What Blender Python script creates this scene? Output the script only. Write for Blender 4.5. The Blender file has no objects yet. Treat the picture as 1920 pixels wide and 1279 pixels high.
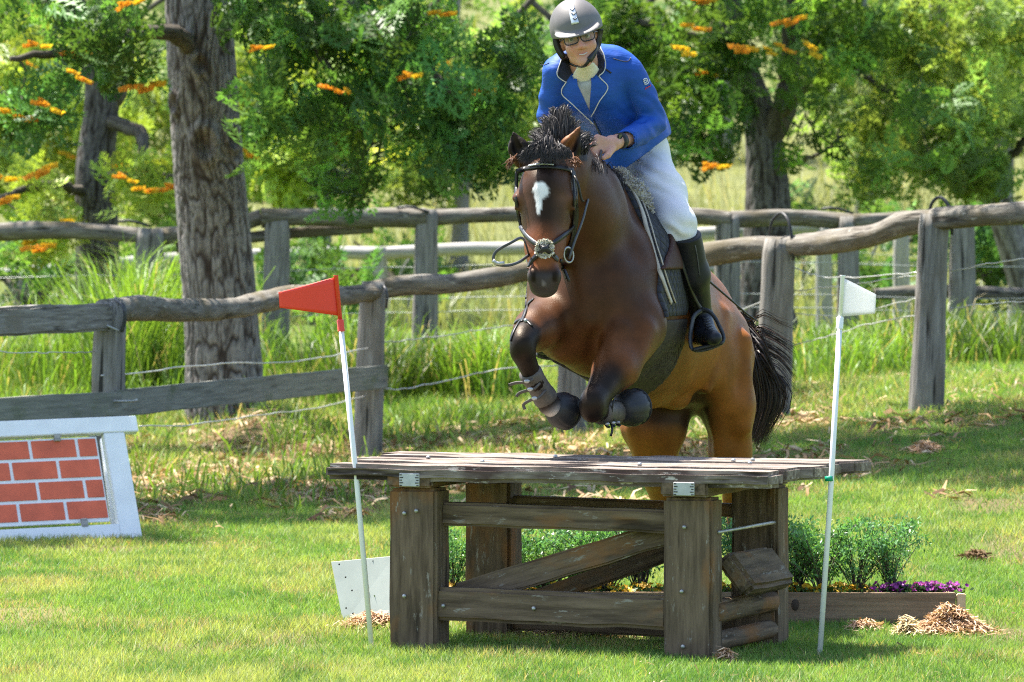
import bpy, bmesh, math, random
import numpy as np
from mathutils import Vector, Matrix
from mathutils.bvhtree import BVHTree

random.seed(7); RNG = np.random.default_rng(7)
SC = bpy.context.scene
COL = SC.collection

# ------------------------------------------------------------------ camera, sky, sun, exposure
FPX = 10000.0            # focal length in photo pixels (1920 wide)
HY = 430.0               # horizon row
CAMH = 1.6
cam_d = bpy.data.cameras.new('camera'); cam = bpy.data.objects.new('camera', cam_d); COL.objects.link(cam)
cam.location = (0, 0, CAMH); cam.rotation_euler = (math.radians(90), 0, 0)
cam_d.sensor_width = 36.0; cam_d.lens = FPX / 1920 * 36.0
cam_d.shift_y = -(639.5 - HY) / 1920.0
cam_d.clip_end = 3000; cam_d.clip_start = 0.5
cam_d.dof.use_dof = True; cam_d.dof.focus_distance = 20.9; cam_d.dof.aperture_fstop = 8.5
SC.camera = cam

SUN_EL, SUN_AZ = 64.0, -50.0     # azimuth from +Y (view direction), negative = to the left
world = bpy.data.worlds.new('World'); SC.world = world; world.use_nodes = True
wn = world.node_tree; bg = wn.nodes['Background']
sky = wn.nodes.new('ShaderNodeTexSky'); sky.sky_type = 'NISHITA'; sky.sun_disc = False
sky.sun_elevation = math.radians(SUN_EL); sky.sun_rotation = math.radians(SUN_AZ)
sky.air_density = 1.0; sky.dust_density = 1.5
wn.links.new(sky.outputs[0], bg.inputs[0]); bg.inputs[1].default_value = 0.105
sun_d = bpy.data.lights.new('sun', 'SUN'); sun = bpy.data.objects.new('sun', sun_d); COL.objects.link(sun)
sun_d.energy = 5.0; sun_d.angle = math.radians(0.6); sun_d.color = (1.0, 0.95, 0.86)
_e, _a = math.radians(SUN_EL), math.radians(SUN_AZ)
SUNV = Vector((math.cos(_e) * math.sin(_a), math.cos(_e) * math.cos(_a), math.sin(_e)))
sun.rotation_euler = SUNV.to_track_quat('Z', 'Y').to_euler()
sun.location = (0, 20, 30)
SC.view_settings.view_transform = 'Standard'; SC.view_settings.look = 'None'
SC.view_settings.gamma = 1.0; SC.view_settings.use_curve_mapping = False
SC.view_settings.exposure = 1.8
SC.cycles.use_denoising = False
SC.cycles.filter_width = 1.15
SC.cycles.max_bounces = 8; SC.cycles.diffuse_bounces = 3; SC.cycles.glossy_bounces = 3
SC.cycles.transmission_bounces = 4; SC.cycles.transparent_max_bounces = 8
SC.cycles.caustics_reflective = False; SC.cycles.caustics_refractive = False

# ------------------------------------------------------------------ helpers
def P(px, py, Y):
    return np.array([(px - 960) / FPX * Y, Y, CAMH - (py - HY) / FPX * Y])
def pix(v):
    v = np.asarray(v)
    return 960 + v[..., 0] / v[..., 1] * FPX, HY + (CAMH - v[..., 2]) / v[..., 1] * FPX
def sstep(x, a, b):
    t = np.clip((x - a) / (b - a), 0, 1); return t * t * (3 - 2 * t)

def _hash(ix, iy, iz):
    n = (ix.astype(np.int64) * 374761393 + iy.astype(np.int64) * 668265263 + iz.astype(np.int64) * 2147483647) & 0x7fffffff
    n = ((n ^ (n >> 13)) * 1274126177) & 0x7fffffff
    return ((n ^ (n >> 16)) & 0xffff) / 65535.0
def vnoise(p):
    p = np.asarray(p, dtype=np.float64); i = np.floor(p).astype(np.int64); f = p - i; f = f * f * (3 - 2 * f)
    r = 0
    for dx in (0, 1):
        for dy in (0, 1):
            for dz in (0, 1):
                w = (f[..., 0] if dx else 1 - f[..., 0]) * (f[..., 1] if dy else 1 - f[..., 1]) * (f[..., 2] if dz else 1 - f[..., 2])
                r = r + w * _hash(i[..., 0] + dx, i[..., 1] + dy, i[..., 2] + dz)
    return r
def fbm(p, o=3):
    p = np.asarray(p, dtype=np.float64); s = 0; a = 0.5; t = 0
    for k in range(o):
        s = s + a * vnoise(p * 2 ** k + 17.3 * k); t += a; a *= 0.5
    return s / t

def mesh_np(name, verts, faces, cols=None, grain=None, smooth=False):
    """faces: int array (m,k) or list of arrays with different k"""
    me = bpy.data.meshes.new(name)
    fl = faces if isinstance(faces, list) else [faces]
    fl = [np.asarray(f, dtype=np.int32) for f in fl if len(f)]
    verts = np.asarray(verts, dtype=np.float32)
    me.vertices.add(len(verts)); me.vertices.foreach_set('co', verts.ravel())
    li = np.concatenate([f.ravel() for f in fl])
    cnt = np.concatenate([np.full(len(f), f.shape[1], dtype=np.int32) for f in fl])
    st = np.concatenate([[0], np.cumsum(cnt)[:-1]]).astype(np.int32)
    me.loops.add(len(li)); me.loops.foreach_set('vertex_index', li)
    me.polygons.add(len(cnt)); me.polygons.foreach_set('loop_start', st)
    if smooth: me.polygons.foreach_set('use_smooth', np.ones(len(cnt), dtype=bool))
    me.update(calc_edges=True)
    if cols is not None:
        c = np.ones((len(verts), 4), dtype=np.float32); c[:, :3] = cols
        at = me.attributes.new('col', 'FLOAT_COLOR', 'POINT'); at.data.foreach_set('color', c.ravel())
    if grain is not None:
        at = me.attributes.new('grain', 'FLOAT_VECTOR', 'POINT'); at.data.foreach_set('vector', np.asarray(grain, dtype=np.float32).ravel())
    return me

def wmat(o):
    m = o.matrix_basis.copy()
    return wmat(o.parent) @ m if o.parent else m
def tag(o, label, cat, group=None, kind=None):
    if label: o['label'] = label
    if cat: o['category'] = cat
    if group: o['group'] = group
    if kind: o['kind'] = kind
    return o
def mk(name, me, mat=None, parent=None, M=None):
    o = bpy.data.objects.new(name, me); COL.objects.link(o)
    if mat is not None and me is not None and len(me.materials) == 0: me.materials.append(mat)
    M = M if M is not None else Matrix.Identity(4)
    if parent is not None:
        o.parent = parent; M = wmat(parent).inverted() @ M
    o.matrix_basis = M
    return o
def thing(name, loc, label, cat, group=None):
    o = bpy.data.objects.new(name, None); COL.objects.link(o); o.location = Vector(loc); o.empty_display_size = 0.1
    o.matrix_basis = Matrix.Translation(Vector(loc))
    return tag(o, label, cat, group)

class Geo:
    """collects verts / faces with grain and colour"""
    def __init__(s): s.v = []; s.f3 = []; s.f4 = []; s.g = []; s.c = []; s.n = 0
    def add(s, v, f, g=None, c=None):
        v = np.asarray(v, dtype=np.float64); f = np.asarray(f)
        (s.f3 if f.shape[1] == 3 else s.f4).append(f + s.n)
        s.v.append(v); s.g.append(v if g is None else np.asarray(g)); s.n += len(v)
        s.c.append(np.tile([1., 1., 1.], (len(v), 1)) if c is None else np.broadcast_to(np.asarray(c, dtype=float), (len(v), 3)))
    def add2(s, v, fl, g=None, c=None):
        n0 = s.n; s.add(v, fl[0], g, c)
        for f in fl[1:]:
            f = np.asarray(f); (s.f3 if f.shape[1] == 3 else s.f4).append(f + n0)
    def mesh(s, name, smooth=False, origin=None):
        v = np.concatenate(s.v)
        if origin is not None: v = v - np.asarray(origin)
        fl = []
        if s.f3: fl.append(np.concatenate(s.f3))
        if s.f4: fl.append(np.concatenate(s.f4))
        return mesh_np(name, v, fl, np.concatenate(s.c), np.concatenate(s.g), smooth)

def spline(pts, n):
    pts = np.asarray(pts, dtype=float)
    if len(pts) == 2:
        t = np.linspace(0, 1, n)[:, None]; return pts[0] * (1 - t) + pts[1] * t
    e = np.vstack([2 * pts[0] - pts[1], pts, 2 * pts[-1] - pts[-2]])
    u = np.linspace(0, len(pts) - 1 - 1e-9, n); i = u.astype(int); t = (u - i)[:, None]
    p0, p1, p2, p3 = e[i], e[i + 1], e[i + 2], e[i + 3]
    return 0.5 * (2 * p1 + (p2 - p0) * t + (2 * p0 - 5 * p1 + 4 * p2 - p3) * t ** 2 + (3 * p1 - p0 - 3 * p2 + p3) * t ** 3)
def frames(pts, up=(0, 0, 1)):
    T = np.gradient(pts, axis=0); T /= np.linalg.norm(T, axis=1)[:, None] + 1e-12
    up = np.asarray(up, dtype=float)
    if abs(T[0] @ up) > 0.9: up = np.array([0, 1., 0]) if abs(T[0][1]) < 0.9 else np.array([1., 0, 0])
    N = np.zeros_like(T); N[0] = up - T[0] * (up @ T[0]); N[0] /= np.linalg.norm(N[0])
    for i in range(1, len(T)):
        n = N[i - 1] - T[i] * (N[i - 1] @ T[i]); N[i] = n / (np.linalg.norm(n) + 1e-12)
    return T, N, np.cross(T, N)
def tube(pts, r, sides=8, rough=0.0, rscale=6.0, seed=0.0, cap=True, flat=(1, 1), square=0.0, prof=None):
    """tube along pts (n,3); r scalar or (n,); returns v, [quads, tris], grain"""
    pts = np.asarray(pts, dtype=float); n = len(pts); r = np.broadcast_to(np.asarray(r, dtype=float), (n,))
    T, N, B = frames(pts)
    a = np.arange(sides) / sides * 2 * math.pi + math.pi / sides
    ca, sa = np.cos(a), np.sin(a)
    if square > 0:
        q = 1.0 / np.maximum(abs(ca), abs(sa)); k = 1 + (q - 1) * square; ca = ca * k; sa = sa * k
    L = np.concatenate([[0], np.cumsum(np.linalg.norm(np.diff(pts, axis=0), axis=1))])
    R = r[:, None] * np.ones((1, sides))
    if rough > 0:
        q = np.stack([np.broadcast_to(L[:, None] * rscale * 0.4, R.shape), np.broadcast_to(ca[None] * 1.3 + seed, R.shape), np.broadcast_to(sa[None] * 1.3 + seed * 2, R.shape)], -1)
        R = R * (1 + rough * 2 * (fbm(q, 3) - 0.5) + rough * 0.8 * (vnoise(q * np.array([2.5, 3, 3])) - 0.5))
    if prof is not None: R = R * prof(L[:, None], a[None])
    v = pts[:, None] + N[:, None] * (R * ca * flat[0])[..., None] + B[:, None] * (R * sa * flat[1])[..., None]
    g = np.stack([np.broadcast_to(L[:, None], R.shape), R * ca, R * sa], -1)
    v = v.reshape(-1, 3); g = g.reshape(-1, 3)
    i = np.arange(n - 1)[:, None] * sides; j = np.arange(sides)[None]; j2 = (j + 1) % sides
    quads = np.stack([i + j, i + j2, i + sides + j2, i + sides + j], -1).reshape(-1, 4)
    fl = [quads]
    if cap:
        v = np.vstack([v, pts[:1], pts[-1:]]); g = np.vstack([g, [[0, 0, 0]], [[L[-1], 0, 0]]])
        c0, c1 = n * sides, n * sides + 1; jj = np.arange(sides); j2 = (jj + 1) % sides
        fl.append(np.vstack([np.stack([np.full(sides, c0), j2, jj], -1), np.stack([np.full(sides, c1), (n - 1) * sides + jj, (n - 1) * sides + j2], -1)]))
    return v, fl, g
def tube_me(name, pts, r, sides=8, smooth=True, **k):
    v, fl, g = tube(pts, r, sides, **k)
    return mesh_np(name, v, fl, None, g, smooth)
def tube_obj(name, pts, r, mat, parent, sides=8, smooth=True, **k):
    pts = np.asarray(pts, dtype=float); o = pts[0].copy()
    me = tube_me(name, pts - o, r, sides, smooth, **k)
    return mk(name, me, mat, parent, Matrix.Translation(Vector(o)))
def box_me(name, sx, sy, sz, bev=0.0, seg=1, jitter=0.0, nx=0):
    """box with length along local X"""
    bm = bmesh.new(); bmesh.ops.create_cube(bm, size=1.0)
    for v in bm.verts: v.co = Vector((v.co.x * sx, v.co.y * sy, v.co.z * sz))
    if nx:
        es = [e for e in bm.edges if abs((e.verts[0].co - e.verts[1].co).x) > 0.5 * sx]
        bmesh.ops.subdivide_edges(bm, edges=es, cuts=nx, use_grid_fill=True)
    if bev > 0:
        es = [e for e in bm.edges if len(e.link_faces) == 2 and e.calc_face_angle(0) > 0.5]
        bmesh.ops.bevel(bm, geom=es, offset=bev, segments=seg, affect='EDGES')
    if jitter > 0:
        for v in bm.verts: 
            q = np.array([v.co.x * 7 + sx, v.co.y * 5 + sz * 9, v.co.z * 5 + 3.3])
            v.co += Vector((vnoise(q) - .5, vnoise(q + 31) - .5, vnoise(q + 57) - .5)) * 2 * jitter
    me = bpy.data.meshes.new(name); bm.to_mesh(me); bm.free()
    co = np.zeros(len(me.vertices) * 3, dtype=np.float32); me.vertices.foreach_get('co', co)
    at = me.attributes.new('grain', 'FLOAT_VECTOR', 'POINT'); at.data.foreach_set('vector', co)
    return me
def frameM(loc, x, z=(0, 0, 1)):
    x = Vector(x).normalized(); z = Vector(z); y = z.cross(x).normalized(); z = x.cross(y)
    M = Matrix((x, y, z)).transposed().to_4x4(); M.translation = Vector(loc); return M
def beam(name, a, b, w, h, mat, parent, up=(0, 0, 1), bev=0.006, jitter=0.002, nx=8, roll=0):
    """square timber from a to b; w = sideways thickness, h = upward"""
    a, b = Vector(a), Vector(b)
    M = frameM((a + b) / 2, b - a, up)
    if roll: M = M @ Matrix.Rotation(roll, 4, 'X')
    return mk(name, box_me(name, (b - a).length, w, h, bev, 2, jitter, nx), mat, parent, M)
def ribbon(pts, nrm, w, t):
    pts = np.asarray(pts); nrm = np.asarray(nrm, dtype=float)
    T = np.gradient(pts, axis=0); T /= np.linalg.norm(T, axis=1)[:, None] + 1e-12
    S = np.cross(T, nrm); S /= np.linalg.norm(S, axis=1)[:, None] + 1e-12
    U = np.cross(S, T); w = np.broadcast_to(np.asarray(w, dtype=float), (len(pts),))[:, None]
    v = np.stack([pts - S * w / 2 - U * t / 2, pts + S * w / 2 - U * t / 2, pts + S * w / 2 + U * t / 2, pts - S * w / 2 + U * t / 2], 1).reshape(-1, 3)
    n = len(pts); i = np.arange(n - 1)[:, None] * 4; j = np.arange(4)[None]; j2 = (j + 1) % 4
    q = np.stack([i + j, i + j2, i + 4 + j2, i + 4 + j], -1).reshape(-1, 4)
    q = np.vstack([q, [[0, 3, 2, 1]], [[4 * n - 4, 4 * n - 3, 4 * n - 2, 4 * n - 1]]])
    return v, q

def strip(pts, nrm, w):
    pts = np.asarray(pts); T = np.gradient(pts, axis=0); S = np.cross(T, nrm); S /= np.linalg.norm(S, axis=1)[:, None] + 1e-12
    w = np.broadcast_to(np.asarray(w, dtype=float), (len(pts),))[:, None]
    v = np.stack([pts - S * w / 2, pts + S * w / 2], 1).reshape(-1, 3); i = np.arange(len(pts) - 1)[:, None] * 2
    return v, i + np.array([[0, 1, 3, 2]])

# ------------------------------------------------------------------ materials
def newmat(name):
    m = bpy.data.materials.new(name); m.use_nodes = True; nt = m.node_tree
    return m, nt, nt.nodes['Principled BSDF']
def nd(nt, t, **k):
    n = nt.nodes.new(t)
    for a, b in k.items():
        if a.startswith('i_'): n.inputs[a[2:]].default_value = b
        else: setattr(n, a, b)
    return n
def ramp(nt, fac, stops):
    r = nt.nodes.new('ShaderNodeValToRGB'); el = r.color_ramp.elements
    while len(el) < len(stops): el.new(0.5)
    for e, (p, c) in zip(el, stops): e.position = p; e.color = (*c, 1) if len(c) == 3 else c
    nt.links.new(fac, r.inputs[0]); return r.outputs[0]
def mix(nt, fac, a, b, mode='MIX'):
    m = nt.nodes.new('ShaderNodeMix'); m.data_type = 'RGBA'; m.blend_type = mode
    for s, x in ((m.inputs[0], fac), (m.inputs[6], a), (m.inputs[7], b)):
        if isinstance(x, (int, float)): s.default_value = x
        elif isinstance(x, tuple): s.default_value = (*x, 1)
        else: nt.links.new(x, s)
    return m.outputs[2]
def coords(nt, kind, scale):
    if kind == 'grain': c = nd(nt, 'ShaderNodeAttribute', attribute_name='grain').outputs['Vector']
    else: c = nt.nodes.new('ShaderNodeTexCoord').outputs[kind]
    oi = nt.nodes.new('ShaderNodeObjectInfo')
    k = nd(nt, 'ShaderNodeVectorMath', operation='SCALE'); k.inputs[0].default_value = (37, 11, 23)
    nt.links.new(oi.outputs['Random'], k.inputs['Scale'])
    ad = nd(nt, 'ShaderNodeVectorMath', operation='ADD'); nt.links.new(c, ad.inputs[0]); nt.links.new(k.outputs[0], ad.inputs[1])
    mp = nt.nodes.new('ShaderNodeMapping'); mp.inputs['Scale'].default_value = scale
    nt.links.new(ad.outputs[0], mp.inputs[0]); return mp.outputs[0]
def noise(nt, vec, scale=1.0, detail=4, rough=0.6):
    n = nd(nt, 'ShaderNodeTexNoise'); n.inputs['Scale'].default_value = scale; n.inputs['Detail'].default_value = detail; n.inputs['Roughness'].default_value = rough
    nt.links.new(vec, n.inputs['Vector']); return n.outputs[0]
def bump(nt, bsdf, h, strength, dist):
    b = nd(nt, 'ShaderNodeBump'); b.inputs['Strength'].default_value = strength; b.inputs['Distance'].default_value = dist
    nt.links.new(h, b.inputs['Height']); nt.links.new(b.outputs[0], bsdf.inputs['Normal'])
def wood(name, ca, cb, cc, patch=0.5, crack=0.5, rough=0.85, gs=(3, 55, 55), bstr=0.6, flake=None, fth=.58):
    m, nt, b = newmat(name)
    g = noise(nt, coords(nt, 'grain', gs), 1.0, 5, 0.65)
    g2 = noise(nt, coords(nt, 'grain', (gs[0] * .5, gs[1] * .45, gs[2] * .45)), 1.0, 3, 0.5)
    p = noise(nt, coords(nt, 'grain', (2.2, 5, 5)), 1.0, 4, 0.6)
    c = ramp(nt, g, [(0.30, ca), (0.68, cb)])
    c = mix(nt, ramp(nt, p, [(patch, (0, 0, 0)), (patch + .13, (1, 1, 1))]), c, cc)
    k = ramp(nt, g2, [(0.32, (1, 1, 1)), (0.40, (0, 0, 0))])
    mm = nd(nt, 'ShaderNodeMath', operation='MULTIPLY'); nt.links.new(k, mm.inputs[0]); mm.inputs[1].default_value = crack
    c = mix(nt, mm.outputs[0], c, tuple(x * .25 for x in ca))
    if flake:
        f1 = noise(nt, coords(nt, 'grain', (9, 34, 34)), 1.0, 6, .75); c = mix(nt, ramp(nt, f1, [(fth, (0, 0, 0)), (fth + .05, (1, 1, 1))]), c, flake)
    nt.links.new(c, b.inputs['Base Color']); b.inputs['Roughness'].default_value = rough
    b.inputs['Specular IOR Level'].default_value = 0.25
    hh = nd(nt, 'ShaderNodeMath', operation='SUBTRACT'); nt.links.new(g, hh.inputs[0]); nt.links.new(mm.outputs[0], hh.inputs[1])
    bump(nt, b, hh.outputs[0], bstr, 0.006)
    return m
def plain(name, c, rough=0.6, var=0.25, vs=12, metal=0.0, bstr=0.0, bs=60, spec=0.4, coat=0.0, sheen=0.0):
    m, nt, b = newmat(name)
    v = noise(nt, coords(nt, 'Object', (vs,) * 3), 1.0, 4)
    lo = tuple(x * (1 - var) for x in c); hi = tuple(min(1, x * (1 + var)) for x in c)
    nt.links.new(ramp(nt, v, [(0.3, lo), (0.7, hi)]), b.inputs['Base Color'])
    b.inputs['Roughness'].default_value = rough; b.inputs['Metallic'].default_value = metal
    b.inputs['Specular IOR Level'].default_value = spec
    b.inputs['Coat Weight'].default_value = coat
    b.inputs['Sheen Weight'].default_value = sheen
    if bstr > 0: bump(nt, b, noise(nt, coords(nt, 'Object', (bs,) * 3), 1.0, 3), bstr, 0.004)
    return m
def vcol(name, rough=0.6, spec=0.3, trans=0.0, tcol=(1.25, 1.2, 0.55), tint=(1, 1, 1), var=0.0, vs=20, bstr=0, bs=(80, 80, 80), sheen=0.0):
    m, nt, b = newmat(name)
    c = nd(nt, 'ShaderNodeAttribute', attribute_name='col').outputs['Color']
    if tint != (1, 1, 1): c = mix(nt, 1.0, c, tint, 'MULTIPLY')
    if var > 0:
        v = noise(nt, coords(nt, 'Object', (vs,) * 3), 1.0, 5)
        c = mix(nt, 1.0, c, ramp(nt, v, [(0.25, (1 - var,) * 3), (0.75, (1 + var,) * 3)]), 'MULTIPLY')
    nt.links.new(c, b.inputs['Base Color']); b.inputs['Roughness'].default_value = rough
    b.inputs['Specular IOR Level'].default_value = spec; b.inputs['Sheen Weight'].default_value = sheen
    if bstr > 0: bump(nt, b, noise(nt, coords(nt, 'Object', bs), 1.0, 4), bstr, 0.004)
    if trans > 0:
        t = nt.nodes.new('ShaderNodeBsdfTranslucent'); nt.links.new(mix(nt, 1.0, c, tcol, 'MULTIPLY'), t.inputs[0])
        ms = nt.nodes.new('ShaderNodeMixShader'); ms.inputs[0].default_value = trans
        out = nt.nodes['Material Output']
        nt.links.new(b.outputs[0], ms.inputs[1]); nt.links.new(t.outputs[0], ms.inputs[2]); nt.links.new(ms.outputs[0], out.inputs[0])
    return m

M_GREY = wood('weathered_grey_timber', (.10, .09, .08), (.31, .29, .265), (.17, .15, .125), .52, .9, bstr=.9)
M_LOG = wood('grey_bark_log', (.068, .056, .044), (.24, .22, .19), (.12, .10, .065), .48, .8, gs=(5, 38, 38), bstr=1.0, flake=(.36, .34, .30), fth=.60)
M_PLANK = wood('mossy_grey_plank', (.13, .13, .11), (.25, .25, .215), (.12, .135, .085), .55, .45)
M_FAR = wood('pale_grey_timber', (.22, .21, .20), (.46, .44, .41), (.33, .30, .26), .55, .5)
M_TABLE = wood('dark_weathered_table_timber', (.066, .045, .028), (.20, .142, .092), (.22, .105, .04), .53, .7, gs=(4, 42, 42), flake=(.27, .24, .20), fth=.60)
M_TTOP = wood('flaking_tabletop_timber', (.075, .052, .042), (.31, .26, .215), (.085, .056, .046), .50, .9, gs=(4, 38, 38), bstr=1.0, flake=(.46, .42, .37), fth=.585)
M_PLANTER = wood('brown_planter_timber', (.15, .10, .06), (.28, .20, .13), (.2, .14, .085), .6, .35)
M_CUT = plain('sawn_timber_end', (.55, .42, .26), .8, .15, 25)
M_WHITE = plain('white_paint', (.80, .81, .82), .45, .06, 9, bstr=.05, bs=25)
M_PLATE = plain('height_plate_metal', (.45, .46, .45), .5, .12, 30)
M_WHITEP = plain('white_plastic', (.82, .82, .80), .35, .03, 9)
M_RED = plain('red_plastic', (.72, .055, .025), .38, .05, 6, coat=.2)
M_BRICK = plain('painted_red_brick', (.66, .13, .06), .55, .16, 9)
M_GREEN = plain('green_tape', (.0, .28, .16), .4, .1, 9)
M_STEEL = plain('galvanised_steel', (.42, .42, .41), .5, .25, 30, metal=.8)
M_WIRE = plain('fence_wire', (.60, .60, .58), .4, .15, 30, metal=.6)
M_RUBBER = plain('black_rubber', (.02, .021, .023), .5, .25, 20, bstr=.1)
M_LEATHER = plain('black_leather', (.014, .013, .013), .42, .4, 30, bstr=.15, bs=150)
M_STRAPG = plain('grey_black_strap', (.05, .052, .058), .4, .3, 30)
# ------------------------------------------------------------------ terrain
def ground(x, y):
    x = np.asarray(x, dtype=float); y = np.asarray(y, dtype=float)
    zr = np.clip(.115 * (x + 1.0), 0, .55) * sstep(y, 23, 34)
    z = zr + (0.5 - zr) * sstep(y, 37, 46)
    z = z + 0.085 * np.maximum(0, y - 56) * sstep(y, 56, 66)
    und = (fbm(np.stack([x * .5, y * .35, x * 0], -1), 2) - .5)
    return z + und * (.05 * sstep(y, 22, 30) + .9 * sstep(y, 70, 110)) + .012 * (vnoise(np.stack([x * 2.3, y * 1.7, x * 0 + 5], -1)) - .5)
def G(x, y): return float(ground(np.array(x), np.array(y)))

def bare(x, y):
    """0..1 amount of bare litter-covered earth (under the trees along the fence)"""
    n = fbm(np.stack([x * 1.1, y * .55, x * 0 + 9], -1), 3)
    px = 960 + x / y * FPX
    a = sstep(y, 29.5, 32.5) * (1 - sstep(y, 38, 41)) * sstep(n, .34, .52)
    a = a * (1 - .75 * sstep(px, 1450, 1650))
    b = np.exp(-((px - 460) / 150) ** 2 - ((y - 37.8) / 2.6) ** 2) * 1.2       # mound under the big tree
    c = sstep(fbm(np.stack([x * 2.1 + 40, y * .9, x * 0 + 2], -1), 3), .60, .72) * .8
    return np.clip(np.maximum(np.maximum(a, b), c), 0, 1)
def mound(x, y):
    px = 960 + x / y * FPX
    return .16 * np.exp(-((px - 500) / 75) ** 2 - ((y - 39.2) / 1.1) ** 2)

_g0 = ground
def ground(x, y): return _g0(x, y) + mound(np.asarray(x, dtype=float), np.asarray(y, dtype=float) + 1e-6)

xs = np.concatenate([np.linspace(-400, -14, 24), np.linspace(-12, 12, 96), np.linspace(14, 400, 24)])
ys = np.concatenate([np.linspace(-200, 12, 18), np.linspace(14, 50, 130), np.linspace(51, 130, 80), np.linspace(140, 700, 40)])
GX, GY = np.meshgrid(xs, ys, indexing='ij')
GZ = ground(GX, np.maximum(GY, 1.0))
nx_, ny_ = GX.shape
gi = (np.arange(nx_ - 1)[:, None] * ny_ + np.arange(ny_ - 1)[None]).ravel()
gq = np.stack([gi, gi + ny_, gi + ny_ + 1, gi + 1], -1)
gv = np.stack([GX, GY, GZ], -1).reshape(-1, 3)
bb = bare(gv[:, 0], np.maximum(gv[:, 1], 1.0)) * (gv[:, 1] < 60)
far = sstep(gv[:, 1], 54, 70)
gc = np.array([.07, .12, .022]) * (1 - bb[:, None]) + np.array([.15, .105, .065]) * bb[:, None]
gc = gc * (1 - far[:, None]) + np.array([.125, .138, .055]) * far[:, None]
def grass_ground():
    m, nt, b = newmat('grass_and_earth_ground')
    c = nd(nt, 'ShaderNodeAttribute', attribute_name='col').outputs['Color']
    tc = nt.nodes.new('ShaderNodeTexCoord').outputs['Object']
    n1 = noise(nt, tc, 60, 5); n2 = noise(nt, tc, .6, 4)
    c = mix(nt, 1.0, c, ramp(nt, n1, [(.3, (.55, .55, .55)), (.7, (1.35, 1.3, 1.2))]), 'MULTIPLY')
    c = mix(nt, ramp(nt, n2, [(.45, (0, 0, 0)), (.65, (.4, .4, .4))]), c, (.20, .20, .06))
    nt.links.new(c, b.inputs['Base Color']); b.inputs['Roughness'].default_value = .95; b.inputs['Specular IOR Level'].default_value = .1
    bump(nt, b, n1, .6, .02); return m
gnd = mk('ground', mesh_np('ground', gv, gq, gc, None, True), grass_ground()); gnd['kind'] = 'structure'

# ------------------------------------------------------------------ lawn
M_GRASS = vcol('lawn_blades', .55, .3, .42)
def blades(x, y, hgt, wid, lean, col, seg=1, curve=0.5, rng=RNG):
    n = len(x); z = ground(x, y) - .004
    a = rng.uniform(0, 2 * math.pi, n); la = rng.uniform(0, 2 * math.pi, n)
    d = np.stack([np.cos(a), np.sin(a), a * 0], -1) * (wid / 2)[:, None]
    L = np.stack([np.cos(la), np.sin(la), la * 0], -1) * (lean * hgt)[:, None]
    b = np.stack([x, y, z], -1); up = np.zeros((n, 3)); up[:, 2] = hgt
    if seg == 1:
        v = np.stack([b - d, b + d, b + up + L], 1).reshape(-1, 3)
        f = np.arange(3 * n).reshape(n, 3)
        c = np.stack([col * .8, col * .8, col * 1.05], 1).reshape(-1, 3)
        return v, [f], c
    m1 = b + up * .5 + L * .25; m2 = b + up * .85 + L * .62; t = b + up * (1 - .35 * curve * np.minimum(lean, 1.2))[:, None] + L * 1.15
    v = np.stack([b - d * .8, b + d * .8, m1 - d, m1 + d, m2 - d * .7, m2 + d * .7, t], 1).reshape(-1, 3)
    o = np.arange(n)[:, None] * 7
    q = np.concatenate([o + np.array([[0, 1, 3, 2]]), o + np.array([[2, 3, 5, 4]])]); tr = o + np.array([[4, 5, 6]])
    c = np.repeat(col, 7, axis=0)
    return v, [q, tr], c
LX, LY, LH, LW, LL, LC = [], [], [], [], [], []
for (y0, y1, dens, w0, h0) in ((17.6, 21, 8200, .0042, .036), (21, 25, 6800, .0046, .036), (25, 29, 5200, .0055, .038), (29, 33, 3800, .0065, .045), (33, 38, 2400, .0085, .075), (38, 46, 1300, .011, .10)):
    hw = .1 * y1 + .7; n = int(dens * (y1 - y0) * 2 * hw)
    x = RNG.uniform(-hw, hw, n); y = RNG.uniform(y0, y1, n)
    keep = RNG.random(n) > bare(x, y) * .82
    x, y = x[keep], y[keep]; n = len(x)
    q = np.stack([x * 1.3, y * .8, x * 0], -1); pn = fbm(q, 3); pn2 = fbm(q * 4 + 50, 2); pn3 = fbm(q * 2.2 + 90, 3)
    h = h0 * RNG.uniform(.45, 1.25, n) * (.55 + .9 * pn)
    base = np.array([.195, .325, .070]); yel = np.array([.36, .41, .135]); drk = np.array([.085, .20, .042]); straw = np.array([.42, .33, .17])
    t1 = sstep(pn + .25 * (RNG.random(n) - .5), .40, .68)[:, None]; t2 = sstep(pn2 + .3 * (RNG.random(n) - .5), .45, .75)[:, None]
    c = base * (1 - t1) + yel * t1; c = c * (1 - .8 * t2) + drk * .8 * t2
    st = ((RNG.random(n) < .05 + .32 * sstep(pn3, .55, .70)))[:, None]; c = np.where(st, straw, c)
    c = c * RNG.uniform(.75, 1.25, n)[:, None]
    LX.append(x); LY.append(y); LH.append(h); LW.append(w0 * RNG.uniform(.7, 1.3, n)); LL.append(RNG.uniform(.1, 1.3, n)); LC.append(c)
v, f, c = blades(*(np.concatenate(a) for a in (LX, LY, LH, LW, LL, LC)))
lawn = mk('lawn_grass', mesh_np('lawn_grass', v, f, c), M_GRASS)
tag(lawn, 'short sunlit yellow-green lawn grass all round the jump', 'grass', kind='stuff')
N_TRI = len(f[0])

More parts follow.
